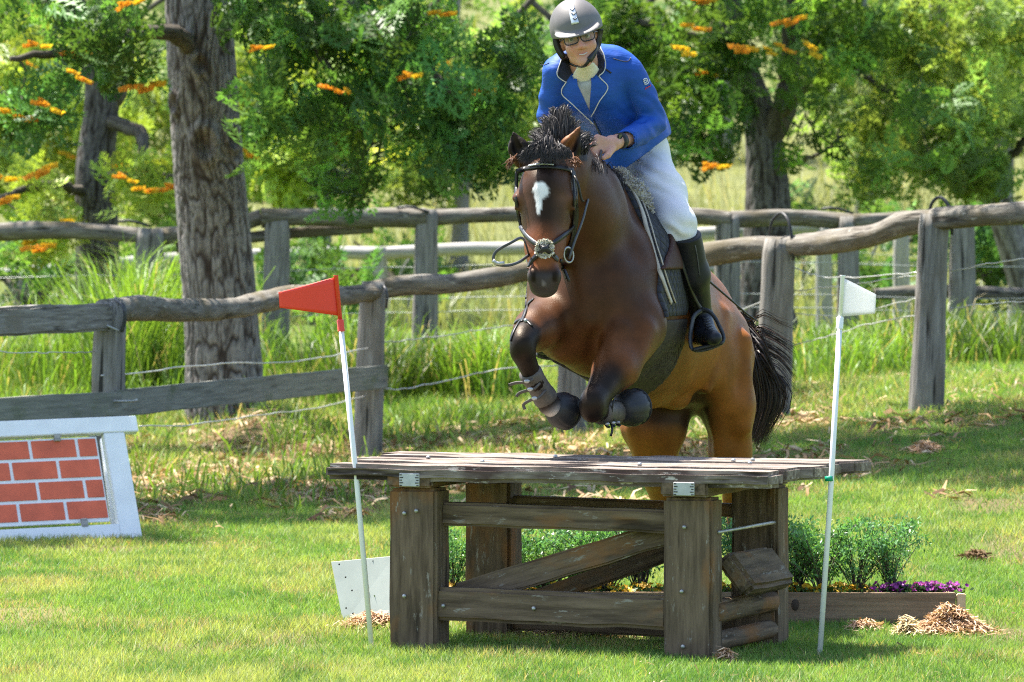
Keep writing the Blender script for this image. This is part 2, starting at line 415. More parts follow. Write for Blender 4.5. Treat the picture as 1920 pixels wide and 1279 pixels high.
# ------------------------------------------------------------------ tall grass along the fences (clumps)
M_TALL = vcol('tall_grass_blades', .45, .4, .45)
def clump_field(spots, rng):
    X, Y, H, W, L, C = [], [], [], [], [], []
    for (px, Y0, rx, ry, n, h, bri) in spots:
        cx = (px - 960) / FPX * Y0
        x = rng.normal(cx, rx, n); y = rng.normal(Y0, ry, n)
        k = fbm(np.stack([x * 1.7, y * 1.2, x * 0 + 4], -1), 2); keep = rng.random(n) < sstep(k, .32, .55)
        x, y, k = x[keep], y[keep], k[keep]; m = len(x)
        X.append(x); Y.append(y); H.append(h * rng.uniform(.35, 1.1, m) * (.5 + k)); W.append(rng.uniform(.005, .013, m)); L.append(rng.uniform(.15, .95, m))
        c = (np.array([.085, .20, .024]) * (1 - k[:, None]) + np.array([.17, .27, .04]) * k[:, None]) if bri < 1.3 else np.array([.135, .15, .06]) * (.7 + .6 * k[:, None])
        st = rng.random(m) < .07; c = np.where(st[:, None], np.array([.40, .33, .17]), c * rng.uniform(.65, 1.3, m)[:, None] * bri)
        C.append(c)
    return blades(*(np.concatenate(a) for a in (X, Y, H, W, L, C)), seg=3, rng=rng)
def tall(name, label, spots, seed):
    v, f, c = clump_field(spots, np.random.default_rng(seed))
    o = mk(name, mesh_np(name, v, f, c, None, False), M_TALL); tag(o, label, 'grass', kind='stuff'); return o
tall('tall_grass', 'tall bright green grass behind the left fence beside the big trunk', [
    (40, 38.8, .5, .5, 2000, .34, 1.1), (170, 39.5, .4, .5, 1500, .36, 1.0), (235, 41.8, .24, .35, 2000, 1.05, 1.2), (300, 40, .2, .5, 600, .35, 1), (100, 42.5, .9, .6, 1600, .55, 1)], 3)
tall('tall_grass', 'shaggy olive and green grass bank between the trunk and the horse', [
    (570, 41.6, .24, .35, 1700, .62, .55), (640, 41.9, .16, .35, 900, .5, .65), (560, 43.5, .4, .5, 900, .55, 1.1), (790, 41.8, .26, .35, 1900, .5, .5), (905, 41.6, .18, .35, 1600, .52, 1.15), (680, 43.6, .5, .4, 600, .4, 1.1), (860, 39.3, .7, .8, 1300, .16, 1.15)], 4)
tall('tall_grass', 'lush light green grass under the right-hand fence rails', [
    (1550, 41.5, .4, .6, 2600, .40, 1.1), (1670, 41.5, .35, .5, 2000, .30, 1.2), (1520, 43.5, .4, .5, 1300, .4, .9), (1830, 42, .35, .6, 2200, .5, .6), (1760, 44, .6, .6, 1600, .36, 1.0), (1640, 37.5, 1.2, 1.0, 2000, .12, 1.1)], 5)
tall('tall_grass', 'low ragged weeds on the earth beneath the big tree', [
    (330, 34, .4, 1.0, 420, .20, .9), (430, 31.5, .6, 1.2, 380, .13, .9), (560, 33.5, .4, 1.2, 420, .2, .9), (760, 33.5, .6, 1.2, 420, .16, 1), (560, 37.2, .15, .4, 120, .36, 1.1), (1000, 34.5, .8, 1.2, 600, .13, .9)], 6)
tall('dry_field_grass', 'pale dry seeding grass on the hillside beyond the fences', [
    (px, Y, 1.6, 3.2, 800, .55, 1.5) for px in (200, 600, 950, 1250, 1550, 1850) for Y in (58, 64, 71, 80)], 8)

# ------------------------------------------------------------------ leaf litter / straw
M_LITTER = vcol('dry_litter', .9, .1, .1)
def straw(n, fx, fy, fz, rng, ln=(.03, .11), w=(.003, .008), cols=((.42, .27, .15), (.30, .19, .10), (.55, .42, .27), (.20, .12, .07))):
    a = rng.uniform(0, 2 * math.pi, n); l = rng.uniform(*ln, n); ww = rng.uniform(*w, n); el = rng.normal(0, .28, n)
    c = np.stack([fx, fy, fz], -1)
    d = np.stack([np.cos(a) * np.cos(el), np.sin(a) * np.cos(el), np.sin(el)], -1) * (l / 2)[:, None]
    s = np.stack([-np.sin(a), np.cos(a), rng.normal(0, .5, n)], -1) * (ww / 2)[:, None]
    bow = np.zeros((n, 3)); bow[:, 2] = l * rng.uniform(-.1, .25, n)
    v = np.stack([c - d - s, c - d + s, c + bow - s, c + bow + s, c + d - s * .3, c + d + s * .3], 1).reshape(-1, 3)
    o = np.arange(n)[:, None] * 6
    f = np.concatenate([o + np.array([[0, 1, 3, 2]]), o + np.array([[2, 3, 5, 4]])])
    cc = np.asarray(cols)[rng.integers(0, len(cols), n)] * rng.uniform(.6, 1.3, n)[:, None]
    return v, f, np.repeat(cc, 6, axis=0)
rg = np.random.default_rng(12)
n = 26000; x = rg.uniform(-4.5, 4.5, n); y = rg.uniform(28, 41, n); k = rg.random(n) < bare(x, y) * 1.1 + .02
x, y = x[k], y[k]
v, f, c = straw(len(x), x, y, ground(x, y) + rg.uniform(.002, .03, len(x)), rg, (.05, .2), (.006, .022))
lit = mk('leaf_litter', mesh_np('leaf_litter', v, f, c), M_LITTER); tag(lit, 'brown fallen leaves and bark scattered under the trees', 'leaf litter', kind='stuff')
n = 500; x = rg.uniform(-2.8, 2.8, n); y = rg.uniform(18.5, 29, n)
k = fbm(np.stack([x * .9, y * .6, x * 0 + 70], -1), 2) > .5; x, y = x[k], y[k]
v, f, c = straw(len(x), x, y, ground(x, y) + .018, rg, (.02, .07), (.002, .005))
lit = mk('leaf_litter', mesh_np('leaf_litter', v, f, c), M_LITTER); tag(lit, 'dry leaf scraps and twigs lying on the sunny lawn', 'leaf litter', kind='stuff')

def straw_pile(px, py, Y, w, d, h, n, label, seed, cols=None):
    rg = np.random.default_rng(seed); cx, cy = (px - 960) / FPX * Y, Y
    x = rg.normal(0, w * .42, n); y = rg.normal(0, d * .42, n)
    rr = np.sqrt((x / w) ** 2 + (y / d) ** 2); lump = .6 + .8 * fbm(np.stack([x * 9 + seed, y * 9, x * 0], -1), 2)
    z = h * np.exp(-(rr * 1.5) ** 2) * lump * rg.uniform(.35, 1, n)
    v, f, c = straw(n, x, y, z + .008, rg, (.03, .085), (.003, .006), cols or ((.58, .38, .24), (.46, .29, .17), (.68, .50, .34), (.32, .19, .115)))
    # solid core
    A = np.linspace(0, 2 * math.pi, 25)[:-1]; R = np.linspace(0, 1, 7)[1:]
    core = [[0, 0, h * .8]] + [[w * .8 * r * math.cos(a), d * .8 * r * math.sin(a), h * .8 * math.exp(-(r * 1.3) ** 2) * (1 - r ** 4) * (.75 + .4 * vnoise(np.array([a * 2, r * 4, seed])))-.005 * r] for r in R for a in A]
    g = Geo(); g.add(v, f, None, c)
    i = np.arange(5)[:, None] * 24 + 1; j = np.arange(24)[None]; j2 = (j + 1) % 24
    q = np.stack([i + j, i + 24 + j, i + 24 + j2, i + j2], -1).reshape(-1, 4)
    jj = np.arange(24); t = np.stack([np.zeros(24, int), 1 + jj, 1 + (jj + 1) % 24], -1)
    g.add2(core, [q, t], None, (.24, .14, .08))
    o = mk('straw_pile', g.mesh('straw_pile'), M_LITTER, None, Matrix.Translation((cx, cy, G(cx, cy)))); tag(o, label, 'straw pile'); return o
straw_pile(1778, 1190, 21.15, .17, .14, .085, 2600, 'heap of reddish straw mulch at the right end of the planter', 1)
straw_pile(1700, 1190, 21.0, .055, .06, .05, 260, 'pale tuft of straw at the left foot of the right mulch heap', 2, ((.72, .6, .38), (.6, .48, .28), (.5, .36, .2)))
straw_pile(700, 1170, 21.35, .13, .12, .06, 700, 'straw mulch heap between the white board and the red flag pole', 3)
straw_pile(1360, 1232, 19.75, .03, .03, .035, 130, 'tiny clod of straw at the foot of the right front table leg', 4)
straw_pile(1090, 1188, 20.9, .3, .12, .03, 600, 'thin scatter of straw on the grass beneath the table', 5)
straw_pile(1620, 1180, 21.25, .07, .07, .025, 220, 'small scatter of straw below the planter by the white flag', 6)
straw_pile(1830, 1065, 25.2, .08, .12, .04, 320, 'dark clod of dead grass on the lawn at far right', 7, ((.13, .08, .045), (.09, .06, .035), (.2, .13, .07)))
straw_pile(1735, 940, 31.0, .13, .25, .05, 500, 'patch of dry straw in the tree shade on the right lawn', 8)
straw_pile(560, 868, 37.2, .38, .4, .13, 900, 'brown mound of bark and dead grass right of the big trunk', 9, ((.30, .19, .11), (.2, .125, .075), (.42, .3, .19), (.13, .085, .05)))
straw_pile(520, 905, 33.3, .25, .4, .05, 500, 'pale bark scraps on the earth below the plank fence', 10, ((.5, .4, .28), (.3, .2, .12), (.6, .5, .38)))
# ------------------------------------------------------------------ fences
def gpost(px, Y, zt, r, parent, lean=(0, 0), mat=M_GREY, sides=14, seed=0, square=.55, taper=.9):
    x = (px - 960) / FPX * Y; zb = G(x, Y) - .15
    t = np.linspace(0, 1, 16)
    pts = np.stack([x + lean[0] * (t - 1) , Y + lean[1] * (t - 1), zb + (zt - zb) * t], -1)
    rr = r * (1.08 - (1.08 - taper) * t); rr[-1] *= .9
    return tube_obj('post', pts, rr, mat, parent, sides, True, rough=.10, rscale=5, seed=seed, square=square)
def rail(pts, r, parent, mat=M_LOG, n=60, sides=16, rough=.22, seed=0, name='rail', square=0):
    p = spline([P(*q) for q in pts], n)
    rr = np.broadcast_to(np.asarray(r, float), (len(pts),)); rr = np.interp(np.linspace(0, 1, n), np.linspace(0, 1, len(pts)), rr)
    return tube_obj(name, p, rr, mat, parent, sides, True, rough=rough, rscale=4.5, seed=seed, square=square)
def wire(pts, parent, r=.0034, n=40, wob=.006, name='wire'):
    p = spline([P(*q) for q in pts], n); p[:, 2] += wob * (vnoise(np.stack([np.arange(n) * .55, np.full(n, pts[0][0] * .1), np.zeros(n)], -1)) - .5) * 2
    return tube_obj(name, p, r, M_WIRE, parent, 5)
def hoop(pts, parent, r=.011): 
    return tube_obj('hose_loop', spline([P(*q) for q in pts], 22), r, M_RUBBER, parent, 7)

F1 = thing('rail_fence', P(700, 860, 36.5), 'weathered post and rail fence of logs, planks and wire nearest the jump', 'fence')
YA, YB, YC, YD, YE = 31.0, 36.5, 37.0, 35.5, 34.0
gpost(207, YA, P(207, 566, YA)[2], .100, F1, (.03, 0), seed=1, square=.7)
gpost(700, YB, P(700, 528, YB)[2], .098, F1, (.05, 0), seed=2)
gpost(1072, YC, P(1072, 545, YC)[2], .10, F1, (0, 0), seed=3)
gpost(1462, YD, P(1470, 448, YD)[2], .118, F1, (.06, 0), seed=4)
gpost(1752, YE, P(1758, 402, YE)[2], .108, F1, (.06, 0), seed=5, square=.3)
gpost(2030, 33.0, P(2030, 380, 33.0)[2], .11, F1, (.02, 0), seed=6)
gpost(-330, 27.5, P(-330, 590, 27.5)[2], .10, F1, (.02, 0), seed=7)
beam('rail', P(-340, 618, 27.3), P(200, 594, YA - .03), .09, .16, M_GREY, F1, bev=.015, jitter=.012, nx=24)
rail([(196, 582, YA + .02), (265, 578, 31.7), (340, 582, 32.4), (430, 580, 33.4), (500, 565, 34.4), (560, 556, 35.0), (620, 556, 35.6), (705, 548, YB)], [0.070, 0.078, 0.074, 0.066, 0.074, 0.070, 0.068, 0.060], F1, seed=3)
rail([(690, 545, YB), (760, 535, 36.6), (850, 532, 36.7), (930, 520, 36.8), (1000, 508, 36.9), (1080, 515, YC)], [0.060, 0.068, 0.068, 0.080, 0.066, 0.072], F1, seed=8)
rail([(1060, 520, YC), (1180, 500, 36.6), (1310, 480, 36.1), (1400, 466, 35.8), (1480, 462, YD)], [0.068, 0.072, 0.080, 0.076, 0.068], F1, seed=12)
rail([(1475, 462, YD), (1560, 455, 35.1), (1640, 440, 34.7), (1700, 418, 34.3), (1765, 412, YE)], [0.068, 0.080, 0.068, 0.076, 0.072], F1, seed=17)
rail([(1752, 412, YE), (1830, 405, 33.7), (1920, 398, 33.3), (2040, 388, 33.0)], [0.076, 0.068, 0.072, 0.064], F1, seed=19)
beam('plank', P(-330, 790, 27.4), P(222, 757, YA - .1), .045, .145, M_PLANK, F1, bev=.006, jitter=.006, nx=20)
beam('plank', P(214, 757, YA - .16), P(722, 706, YB - .13), .045, .155, M_PLANK, F1, bev=.006, jitter=.006, nx=20)
for a, b in ((195, 248), ):
    tube_obj('wire_tie', spline([P(191, 752, YA - .14), P(200, 752, YA - .21), P(245, 752, YA - .21), P(256, 750, YA - .16)], 10), .008, M_STEEL, F1, 5)
tube_obj('wire_tie', spline([P(216, 560, YA - .06), P(232, 575, YA - .14), P(234, 600, YA - .13), P(228, 622, YA - .11)], 12), .012, M_STRAPG, F1, 6)
tube_obj('wire_tie', spline([P(168, 597, YA - .09), P(195, 608, YA - .15), P(222, 620, YA - .13)], 10), .007, M_STEEL, F1, 5)
tube_obj('wire_tie', spline([P(712, 530, YB + .05), P(722, 540, YB - .09), P(726, 560, YB - .11), P(724, 578, YB - .1)], 12), .011, M_STRAPG, F1, 6)
wire([(-330, 662, 27.5), (0, 660, 29.4), (100, 661, 30.2), (175, 660, YA - .08)], F1)
wire([(190, 703, YA - .13), (245, 699, 31.3), (330, 690, 32.2), (445, 681, 33.4), (560, 676, 34.7), (640, 664, 35.7), (692, 652, YB - .1)], F1, .0045)
wire([(262, 798, 31.4), (350, 797, 32.2), (440, 785, 33.2), (500, 777, 34.0), (600, 764, 35.2), (684, 742, YB - .1)], F1, .0045)
wire([(720, 642, YB), (800, 633, 36.6), (900, 618, 36.8), (985, 606, 37)], F1, .004)
wire([(722, 730, YB), (770, 727, 36.6), (850, 710, 36.8), (950, 690, 36.9), (1060, 684, YC)], F1, .0045)
wire([(1085, 690, YC), (1250, 640, 36.3), (1440, 560, YD)], F1, .004)
wire([(1480, 500, YD), (1560, 520, 35), (1720, 512, YE)], F1, .004); wire([(1490, 545, YD), (1600, 533, 35), (1750, 512, YE - .1)], F1, .004)
wire([(1480, 650, YD), (1560, 628, 35), (1640, 605, 34.6), (1745, 588, YE - .1)], F1, .004)
wire([(1780, 578, YE), (1850, 570, 33.6), (2030, 556, 33)], F1, .004); wire([(1780, 508, YE), (1870, 492, 33.6), (2030, 470, 33)], F1, .004)
wire([(1480, 588, YD), (1580, 590, 35), (1720, 560, YE)], F1, .0035)
hoop([(1443, 440, YD + .06), (1448, 415, YD + .03), (1463, 400, YD), (1476, 410, YD - .08), (1484, 440, YD - .12), (1488, 488, YD - .12)], F1)
hoop([(1742, 402, YE + .06), (1748, 380, YE + .03), (1762, 370, YE), (1776, 382, YE - .08), (1783, 405, YE - .12), (1785, 440, YE - .12)], F1)

F2 = thing('rail_fence', P(800, 680, 44.5), 'second log rail fence behind the first, its top rail running level behind the rider', 'fence')
Y2 = 44.5
for i, (px, top, r) in enumerate(((-60, 430, .12), (282, 428, .13), (520, 402, .115), (800, 392, .105), (1090, 400, .11), (1365, 402, .11), (1592, 405, .095), (1806, 392, .11), (2010, 398, .11))):
    gpost(px, Y2, P(px, top, Y2)[2], r, F2, (.02, 0), M_GREY, 12, seed=20 + i)
xs2 = [(-200, 438), (-60, 434), (100, 428), (200, 432), (290, 440), (400, 432), (490, 404), (560, 402), (680, 404), (800, 405), (900, 400), (1000, 398), (1180, 404), (1300, 402), (1370, 408), (1480, 404), (1600, 412), (1720, 406), (1800, 400), (2020, 404)]
seg2 = [(0, 5), (4, 7), (6, 10), (9, 12), (11, 15), (14, 17), (16, 20)]
for i, (a, b) in enumerate(seg2):
    q = [(x_, y_ + 4, Y2 + (.05 if i % 2 else -.03)) for x_, y_ in xs2[a:b]]
    if len(q) >= 2: rail(q, RNG.uniform(.062, .085, len(q)), F2, seed=30 + i, n=44, rough=.22)
rail([(1640, 552, Y2 + .2), (1760, 545, Y2 + .2), (1920, 552, Y2 + .2), (2050, 560, Y2)], [.05, .055, .05, .05], F2, seed=41)
rail([(330, 300 + 165, Y2 + .1), (520, 440, Y2 + .1), (700, 428, Y2 + .1)], [.045, .05, .045], F2, seed=42)
for yy in (500, 560, 585):
    wire([(-200, yy + 25, Y2), (280, yy + 15, Y2), (800, yy, Y2), (1365, yy - 10, Y2), (1800, yy, Y2), (2050, yy, Y2)], F2, .0035, 60)
for px, yy in ((245, 416), (770, 390), (1565, 392)):
    tube_obj('hose_strap', spline([P(px - 25, yy, Y2 - .08), P(px, yy - 2, Y2 - .1), P(px + 35, yy + 8, Y2 - .1)], 8), .012, M_RUBBER, F2, 6)

F3 = thing('rail_fence', P(700, 610, 54), 'pale grey low rail fence furthest back across the paddock', 'fence')
Y3 = 54.0
rail([(-200, 530, Y3), (0, 516, Y3), (150, 500, Y3), (350, 482, Y3)], [.06, .065, .06, .06], F3, M_FAR, seed=51, rough=.1)
rail([(340, 482, Y3), (520, 478, Y3), (640, 474, Y3), (715, 476, Y3)], [.075, .07, .065, .07], F3, M_FAR, seed=52, rough=.1)
rail([(700, 476, Y3), (850, 468, Y3), (960, 466, Y3), (1150, 460, Y3)], [.07, .065, .07, .06], F3, M_FAR, seed=53, rough=.1)
rail([(1130, 455, Y3), (1300, 440, Y3), (1450, 430, Y3), (1560, 425, Y3)], [.065, .07, .065, .06], F3, M_FAR, seed=54, rough=.1)
rail([(1250, 500, Y3), (1340, 505, Y3), (1440, 510, Y3)], [.05, .05, .05], F3, M_FAR, seed=55, rough=.1)
for i, (px, top) in enumerate(((-180, 515), (160, 488), (420, 470), (712, 462), (1140, 448), (1545, 420), (1690, 430), (1905, 440))):
    gpost(px, Y3, P(px, top, Y3)[2], .085, F3, (0, 0), M_FAR, 10, seed=60 + i)
wire([(-200, 560, Y3), (500, 540, Y3), (1200, 500, Y3), (2000, 490, Y3)], F3, .0035, 40); wire([(1540, 470, Y3), (1700, 480, Y3), (1950, 500, Y3)], F3, .003, 20)

# ------------------------------------------------------------------ trees
def bark_mat(name, ca, cb):
    m, nt, b = newmat(name)
    g = noise(nt, coords(nt, 'grain', (3.5, 26, 26)), 1.0, 6, .68)
    p = noise(nt, coords(nt, 'grain', (1.2, 3, 3)), 1.0, 3, .5)
    c = ramp(nt, g, [(.38, ca), (.60, cb)])
    c = mix(nt, ramp(nt, p, [(.5, (0, 0, 0)), (.7, (.35, .35, .35))]), c, (.17, .16, .15))
    nt.links.new(c, b.inputs['Base Color']); b.inputs['Roughness'].default_value = .95; b.inputs['Specular IOR Level'].default_value = .1
    bump(nt, b, g, .8, .02); return m
M_BARK = bark_mat('furrowed_grey_bark', (.045, .034, .028), (.19, .165, .145))
M_TRUNK = vcol('furrowed_trunk_bark', .95, .1, var=.35, vs=28, bstr=.8, bs=(70, 70, 20))
M_TWIG = bark_mat('twig_bark', (.05, .042, .034), (.13, .115, .095))
M_LEAF = vcol('silky_oak_leaves', .45, .32, .48)
M_FLOW = vcol('orange_blossom', .6, .2, .35)

def leaf_template(rng, pairs=8, L=.24):
    """fern-like leaf along +X lying in XY, drooping in Z: deeply lobed pinnae"""
    V, F, n = [], [], 0
    def blade(a, d, l, w):
        nonlocal n
        s = np.array([-d[1], d[0], 0.])
        mid = a + d * l * .45 + np.array([0, 0, .004]); tip = a + d * l + np.array([0, 0, -.10 * l])
        V.extend([a, mid + s * w, tip, mid - s * w]); F.append([n, n + 1, n + 2, n + 3]); n += 4
    for i in range(pairs):
        t = (i + .6) / pairs; x = L * t; drop = -.35 * L * t * t
        pl = L * (.42 * math.sin(math.pi * (.18 + .74 * t)) + .06)
        for s in (-1, 1):
            an = math.radians(62 - 25 * t) * s + rng.normal(0, .08)
            d = np.array([math.cos(an), math.sin(an), -.12]); a = np.array([x, 0, drop])
            blade(a, d, pl, .0125)
            if pl > .04:
                for sg, u in ((-1, .35), (1, .5)):
                    a2 = a + d * pl * u; an2 = an + sg * .75
                    blade(a2, np.array([math.cos(an2), math.sin(an2), -.1]), pl * .5, .0095)
    blade(np.array([L * .95, 0, -.33 * L]), np.array([1, 0, -.5]), L * .2, .008)
    blade(np.array([0, 0, 0.]), np.array([1, 0, -.2]), L, .0022)
    return np.array(V), np.array(F)
_lr = np.random.default_rng(5)
LEAVES = [leaf_template(_lr, 5, .25), leaf_template(_lr, 6, .31), leaf_template(_lr, 5, .21)]

def sprig_template(rng, nl=6):
    V, F, n = [], [], 0
    for k in range(nl):
        lv, lf = LEAVES[rng.integers(0, 3)]
        az = k * 2.4 + rng.normal(0, .3); el = rng.uniform(-.5, .75); ro = rng.normal(0, .6)
        R = np.array((Matrix.Rotation(az, 3, 'Z') @ Matrix.Rotation(-el, 3, 'Y') @ Matrix.Rotation(ro, 3, 'X')))
        v = lv * rng.uniform(.75, 1.15) @ R.T + np.array([0, 0, .025 * k])
        V.append(v); F.append(lf + n); n += len(lv)
    return np.concatenate(V), np.concatenate(F)
SPRIGS = [sprig_template(_lr, k) for k in (4, 5, 5, 6, 4)]

def grow_tree(name, label, trunk, r0, r1, limbs, vols, seed, leafc, flowers=0, group=None, sc=1.0, trunk_sides=20, knots=(), ridges=0.0, rings=40, leafvar=.3, fl_box=None, fl_pts=(), ridges_f=5.0, bark=1.0):
    """trunk: list of world points; limbs: lists of world points; vols: (center(px,py,Y), (rx,ry px, rY m), n sprigs, scale)"""
    rng = np.random.default_rng(seed)
    base = np.asarray(trunk[0], float)
    T = thing(name, base, label, 'tree', group)
    tp = spline(trunk, rings); tr = np.interp(np.linspace(0, 1, rings), [0, .06, .2, .8, 1], [r0 * 1.45, r0 * 1.12, r0, r1 * 1.05, r1])
    def crack_field(L, a):
        sh_ = np.broadcast(L, a).shape; fr = ridges_f
        q = np.stack([np.broadcast_to(L * 4.6, sh_), np.broadcast_to(np.cos(a) * fr, sh_), np.broadcast_to(np.sin(a) * fr + seed, sh_)], -1)
        w = fbm(q * .45 + 3, 2); q = q + (w[..., None] - .5) * np.array([0, 1.2, 1.2])
        for (kl, ka, amp, wl, wa) in knots:
            da = np.angle(np.exp(1j * (a - ka))); g = np.exp(-((L - kl) / (wl * 2)) ** 2 - (da / (wa * 2)) ** 2); q = q + (g * 1.6)[..., None] * np.array([.6, 1, -1])
        n1 = np.abs(vnoise(q) - .5); n2 = np.abs(vnoise(q * np.array([1.3, 1.9, 1.9]) + 11) - .5)
        n3 = np.abs(vnoise(q * np.array([2.6, .5, .5]) + 31) - .5)
        return np.maximum(np.maximum(1 - sstep(n1, .0, .13), .75 * (1 - sstep(n2, 0, .10))), .45 * (1 - sstep(n3, 0, .06)))
    def prof(L, a):
        if ridges <= 0: return 1.0
        out = 1 - ridges * crack_field(L, a) + .02 * (fbm(np.stack([L * 2.0 + 0 * a, np.cos(a) * 2 + 0 * L, np.sin(a) * 2 + seed + 0 * L], -1), 2) - .5)
        for (kl, ka, amp, wl, wa) in knots:
            da = np.angle(np.exp(1j * (a - ka))); rr2 = np.sqrt(((L - kl) / wl) ** 2 + (da / wa) ** 2)
            out = out + amp * np.exp(-((rr2 - .75) / .32) ** 2) - amp * .9 * np.exp(-rr2 ** 2 * 5)
        return out
    tv, tf, tgn = tube(tp - base, tr, trunk_sides, rough=.0, seed=seed, prof=prof)
    tL = np.concatenate([[0], np.cumsum(np.linalg.norm(np.diff(tp, axis=0), axis=1))])[:, None]; ta = (np.arange(trunk_sides) / trunk_sides * 2 * math.pi + math.pi / trunk_sides)[None]
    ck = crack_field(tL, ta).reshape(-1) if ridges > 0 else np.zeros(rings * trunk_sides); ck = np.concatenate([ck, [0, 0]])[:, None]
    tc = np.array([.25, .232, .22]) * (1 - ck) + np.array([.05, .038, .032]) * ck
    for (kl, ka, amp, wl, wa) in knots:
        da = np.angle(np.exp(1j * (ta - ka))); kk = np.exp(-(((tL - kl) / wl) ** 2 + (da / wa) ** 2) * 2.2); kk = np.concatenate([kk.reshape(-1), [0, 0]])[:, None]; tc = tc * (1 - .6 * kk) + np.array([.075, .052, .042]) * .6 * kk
    tc = tc * bark  # a factor below one paints shade into the trunk colour
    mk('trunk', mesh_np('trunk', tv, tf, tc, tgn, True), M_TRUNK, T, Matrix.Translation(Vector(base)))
    # nodes for connecting twigs
    nodes = [tp[int(rings * .45):]]; nr = [tr[int(rings * .45):]]
    bg_ = Geo()
    for lb in limbs:
        sn = np.concatenate(nodes + [tp]); st_ = np.array(lb[0][:3]); st_ = sn[np.argmin(((sn - st_) ** 2).sum(1))]; pts = spline([st_] + [q[:3] for q in lb[1:]], 26); rr = np.interp(np.linspace(0, 1, 26), np.linspace(0, 1, len(lb)), [q[3] for q in lb])
        pts[1:-1] += rng.normal(0, .010, (24, 3))
        v, fl, g = tube(pts, rr, 9, rough=.12, rscale=5, seed=rng.random() * 9); bg_.add2(v, fl, g); nodes.append(pts); nr.append(rr)
    nodes = np.concatenate(nodes); nr = np.concatenate(nr)
    LV, LF, LCc, nv = [], [], [], 0
    tg = []
    for (c, rad, n, s) in vols:
        cc = P(*c); ax = rad[0] * c[2] / FPX; az = rad[1] * c[2] / FPX
        d = rng.normal(0, 1, (n, 3)); d /= np.linalg.norm(d, axis=1)[:, None]; d *= rng.random((n, 1)) ** .45
        p = cc + d * np.array([ax, rad[2], az])
        # clump the targets
        cl = p[rng.integers(0, n, max(2, n // 6))]; near = cl[np.argmin(((p[:, None] - cl[None]) ** 2).sum(-1), 1)]
        p = p + (near - p) * .35
        tg += [(q, s) for q in p]
    tg.sort(key=lambda t: np.min(((nodes - t[0]) ** 2).sum(1)))
    for (q, s) in tg:
        d2 = ((nodes - q) ** 2).sum(1); d2 = d2 + (nodes[:, 2] < base[2] + .8) * 9
        i = int(np.argmin(d2 * (1 + .2 / (nr + .02) * .02))); a = nodes[i]; dist = math.sqrt(d2[i]) + 1e-6
        m = (a + q) / 2 + rng.normal(0, .08 * dist, 3) + np.array([0, 0, .10 * dist])
        k = max(4, min(9, int(dist / .12) + 3)); pts = spline([a, m, q], k)
        ra = min(nr[i] * .7, .006 + .011 * dist); rr = np.linspace(ra, .0035, k)
        v, fl, g = tube(pts, rr, 5); bg_.add2(v, fl, g)
        nodes = np.vstack([nodes, pts[1:]]); nr = np.concatenate([nr, rr[1:]])
        sv, sf = SPRIGS[rng.integers(0, 5)]
        dirv = pts[-1] - pts[-2]; dirv = dirv / (np.linalg.norm(dirv) + 1e-9) + np.array([0, 0, rng.uniform(-.5, .35)])
        R = np.array(Vector(dirv).to_track_quat('Z', 'Y').to_matrix() @ Matrix.Rotation(rng.uniform(0, 6.28), 3, 'Z'))
        v = sv * s * sc * rng.uniform(.75, 1.25) @ R.T + q
        LV.append(v); LF.append(sf + nv); nv += len(v)
        col = np.asarray(leafc) * (1 + leafvar * rng.normal(0, 1)) if True else 0
        tone = rng.random()
        col = np.asarray(leafc) * np.exp(rng.normal(0, leafvar)) * np.array([1 + .35 * (tone - .4), 1, 1 - .2 * tone])
        LCc.append(np.tile(np.clip(col, .01, .8), (len(v), 1)))
    mk('branches', bg_.mesh('branches', True, base), M_TWIG, T, Matrix.Translation(Vector(base)))
    mk('crown', mesh_np('crown', np.concatenate(LV) - base, np.concatenate(LF), np.concatenate(LCc)), M_LEAF, T, Matrix.Translation(Vector(base)))
    # toothbrush blossoms
    if flowers or fl_pts:
        cand = [q for q, s in tg if (fl_box is None or (fl_box[0] < pix(q)[0] < fl_box[2] and fl_box[1] < pix(q)[1] < fl_box[3]))]
        pick = [cand[i] for i in rng.permutation(len(cand))[:flowers]] + [P(*f) for f in fl_pts]
        for q in pick:
            o = mk('blossom', FLOWER[rng.integers(0, len(FLOWER))], M_FLOW, T, Matrix.Translation(Vector(q + np.array([0, -.12, .02]))) @ Matrix.Rotation(rng.normal(0, .35), 4, 'Z') @ Matrix.Rotation(rng.normal(0, .25), 4, 'Y') @ Matrix.Scale(min(sc, 1.2) * rng.uniform(.5, .95), 4))
    return T
def flower_me(rng, n=3):
    g = Geo()
    for k in range(n):
        L = rng.uniform(.13, .2); o = np.array([rng.normal(0, .07), rng.normal(0, .05), rng.normal(0, .018)]); az = rng.normal(0, .5)
        dx = np.array([math.cos(az), math.sin(az), rng.normal(0, .12)]); m = 70
        t = rng.random(m); b = o + dx * (t[:, None] - .5) * L; up = np.stack([rng.normal(0, .012, m), rng.normal(0, .02, m), rng.uniform(.03, .055, m)], -1)
        s = np.stack([rng.normal(0, .004, m), rng.normal(0, .004, m), np.zeros(m)], -1) + np.array([.0035, 0, 0])
        mid = b + up * .6 + rng.normal(0, .004, (m, 3))
        v = np.stack([b - s * .5, b + s * .5, mid + s, mid - s, b + up + s * 1.6, b + up - s * 1.6], 1).reshape(-1, 3); i = np.arange(m)[:, None] * 6
        c = np.repeat(np.array([[.76, .46, .05]]) * rng.uniform(.7, 1.25, (m, 1)) * np.array([[1, rng.uniform(.75, 1.2), 1]]), 6, 0)
        g.add(v, np.concatenate([i + np.array([[0, 1, 2, 3]]), i + np.array([[3, 2, 4, 5]])]), None, c)
    return g.mesh('blossom')
FLOWER = [flower_me(_lr, k) for k in (2, 3, 3, 4)]
def W4(px, py, Y, r): return (*P(px, py, Y), r)

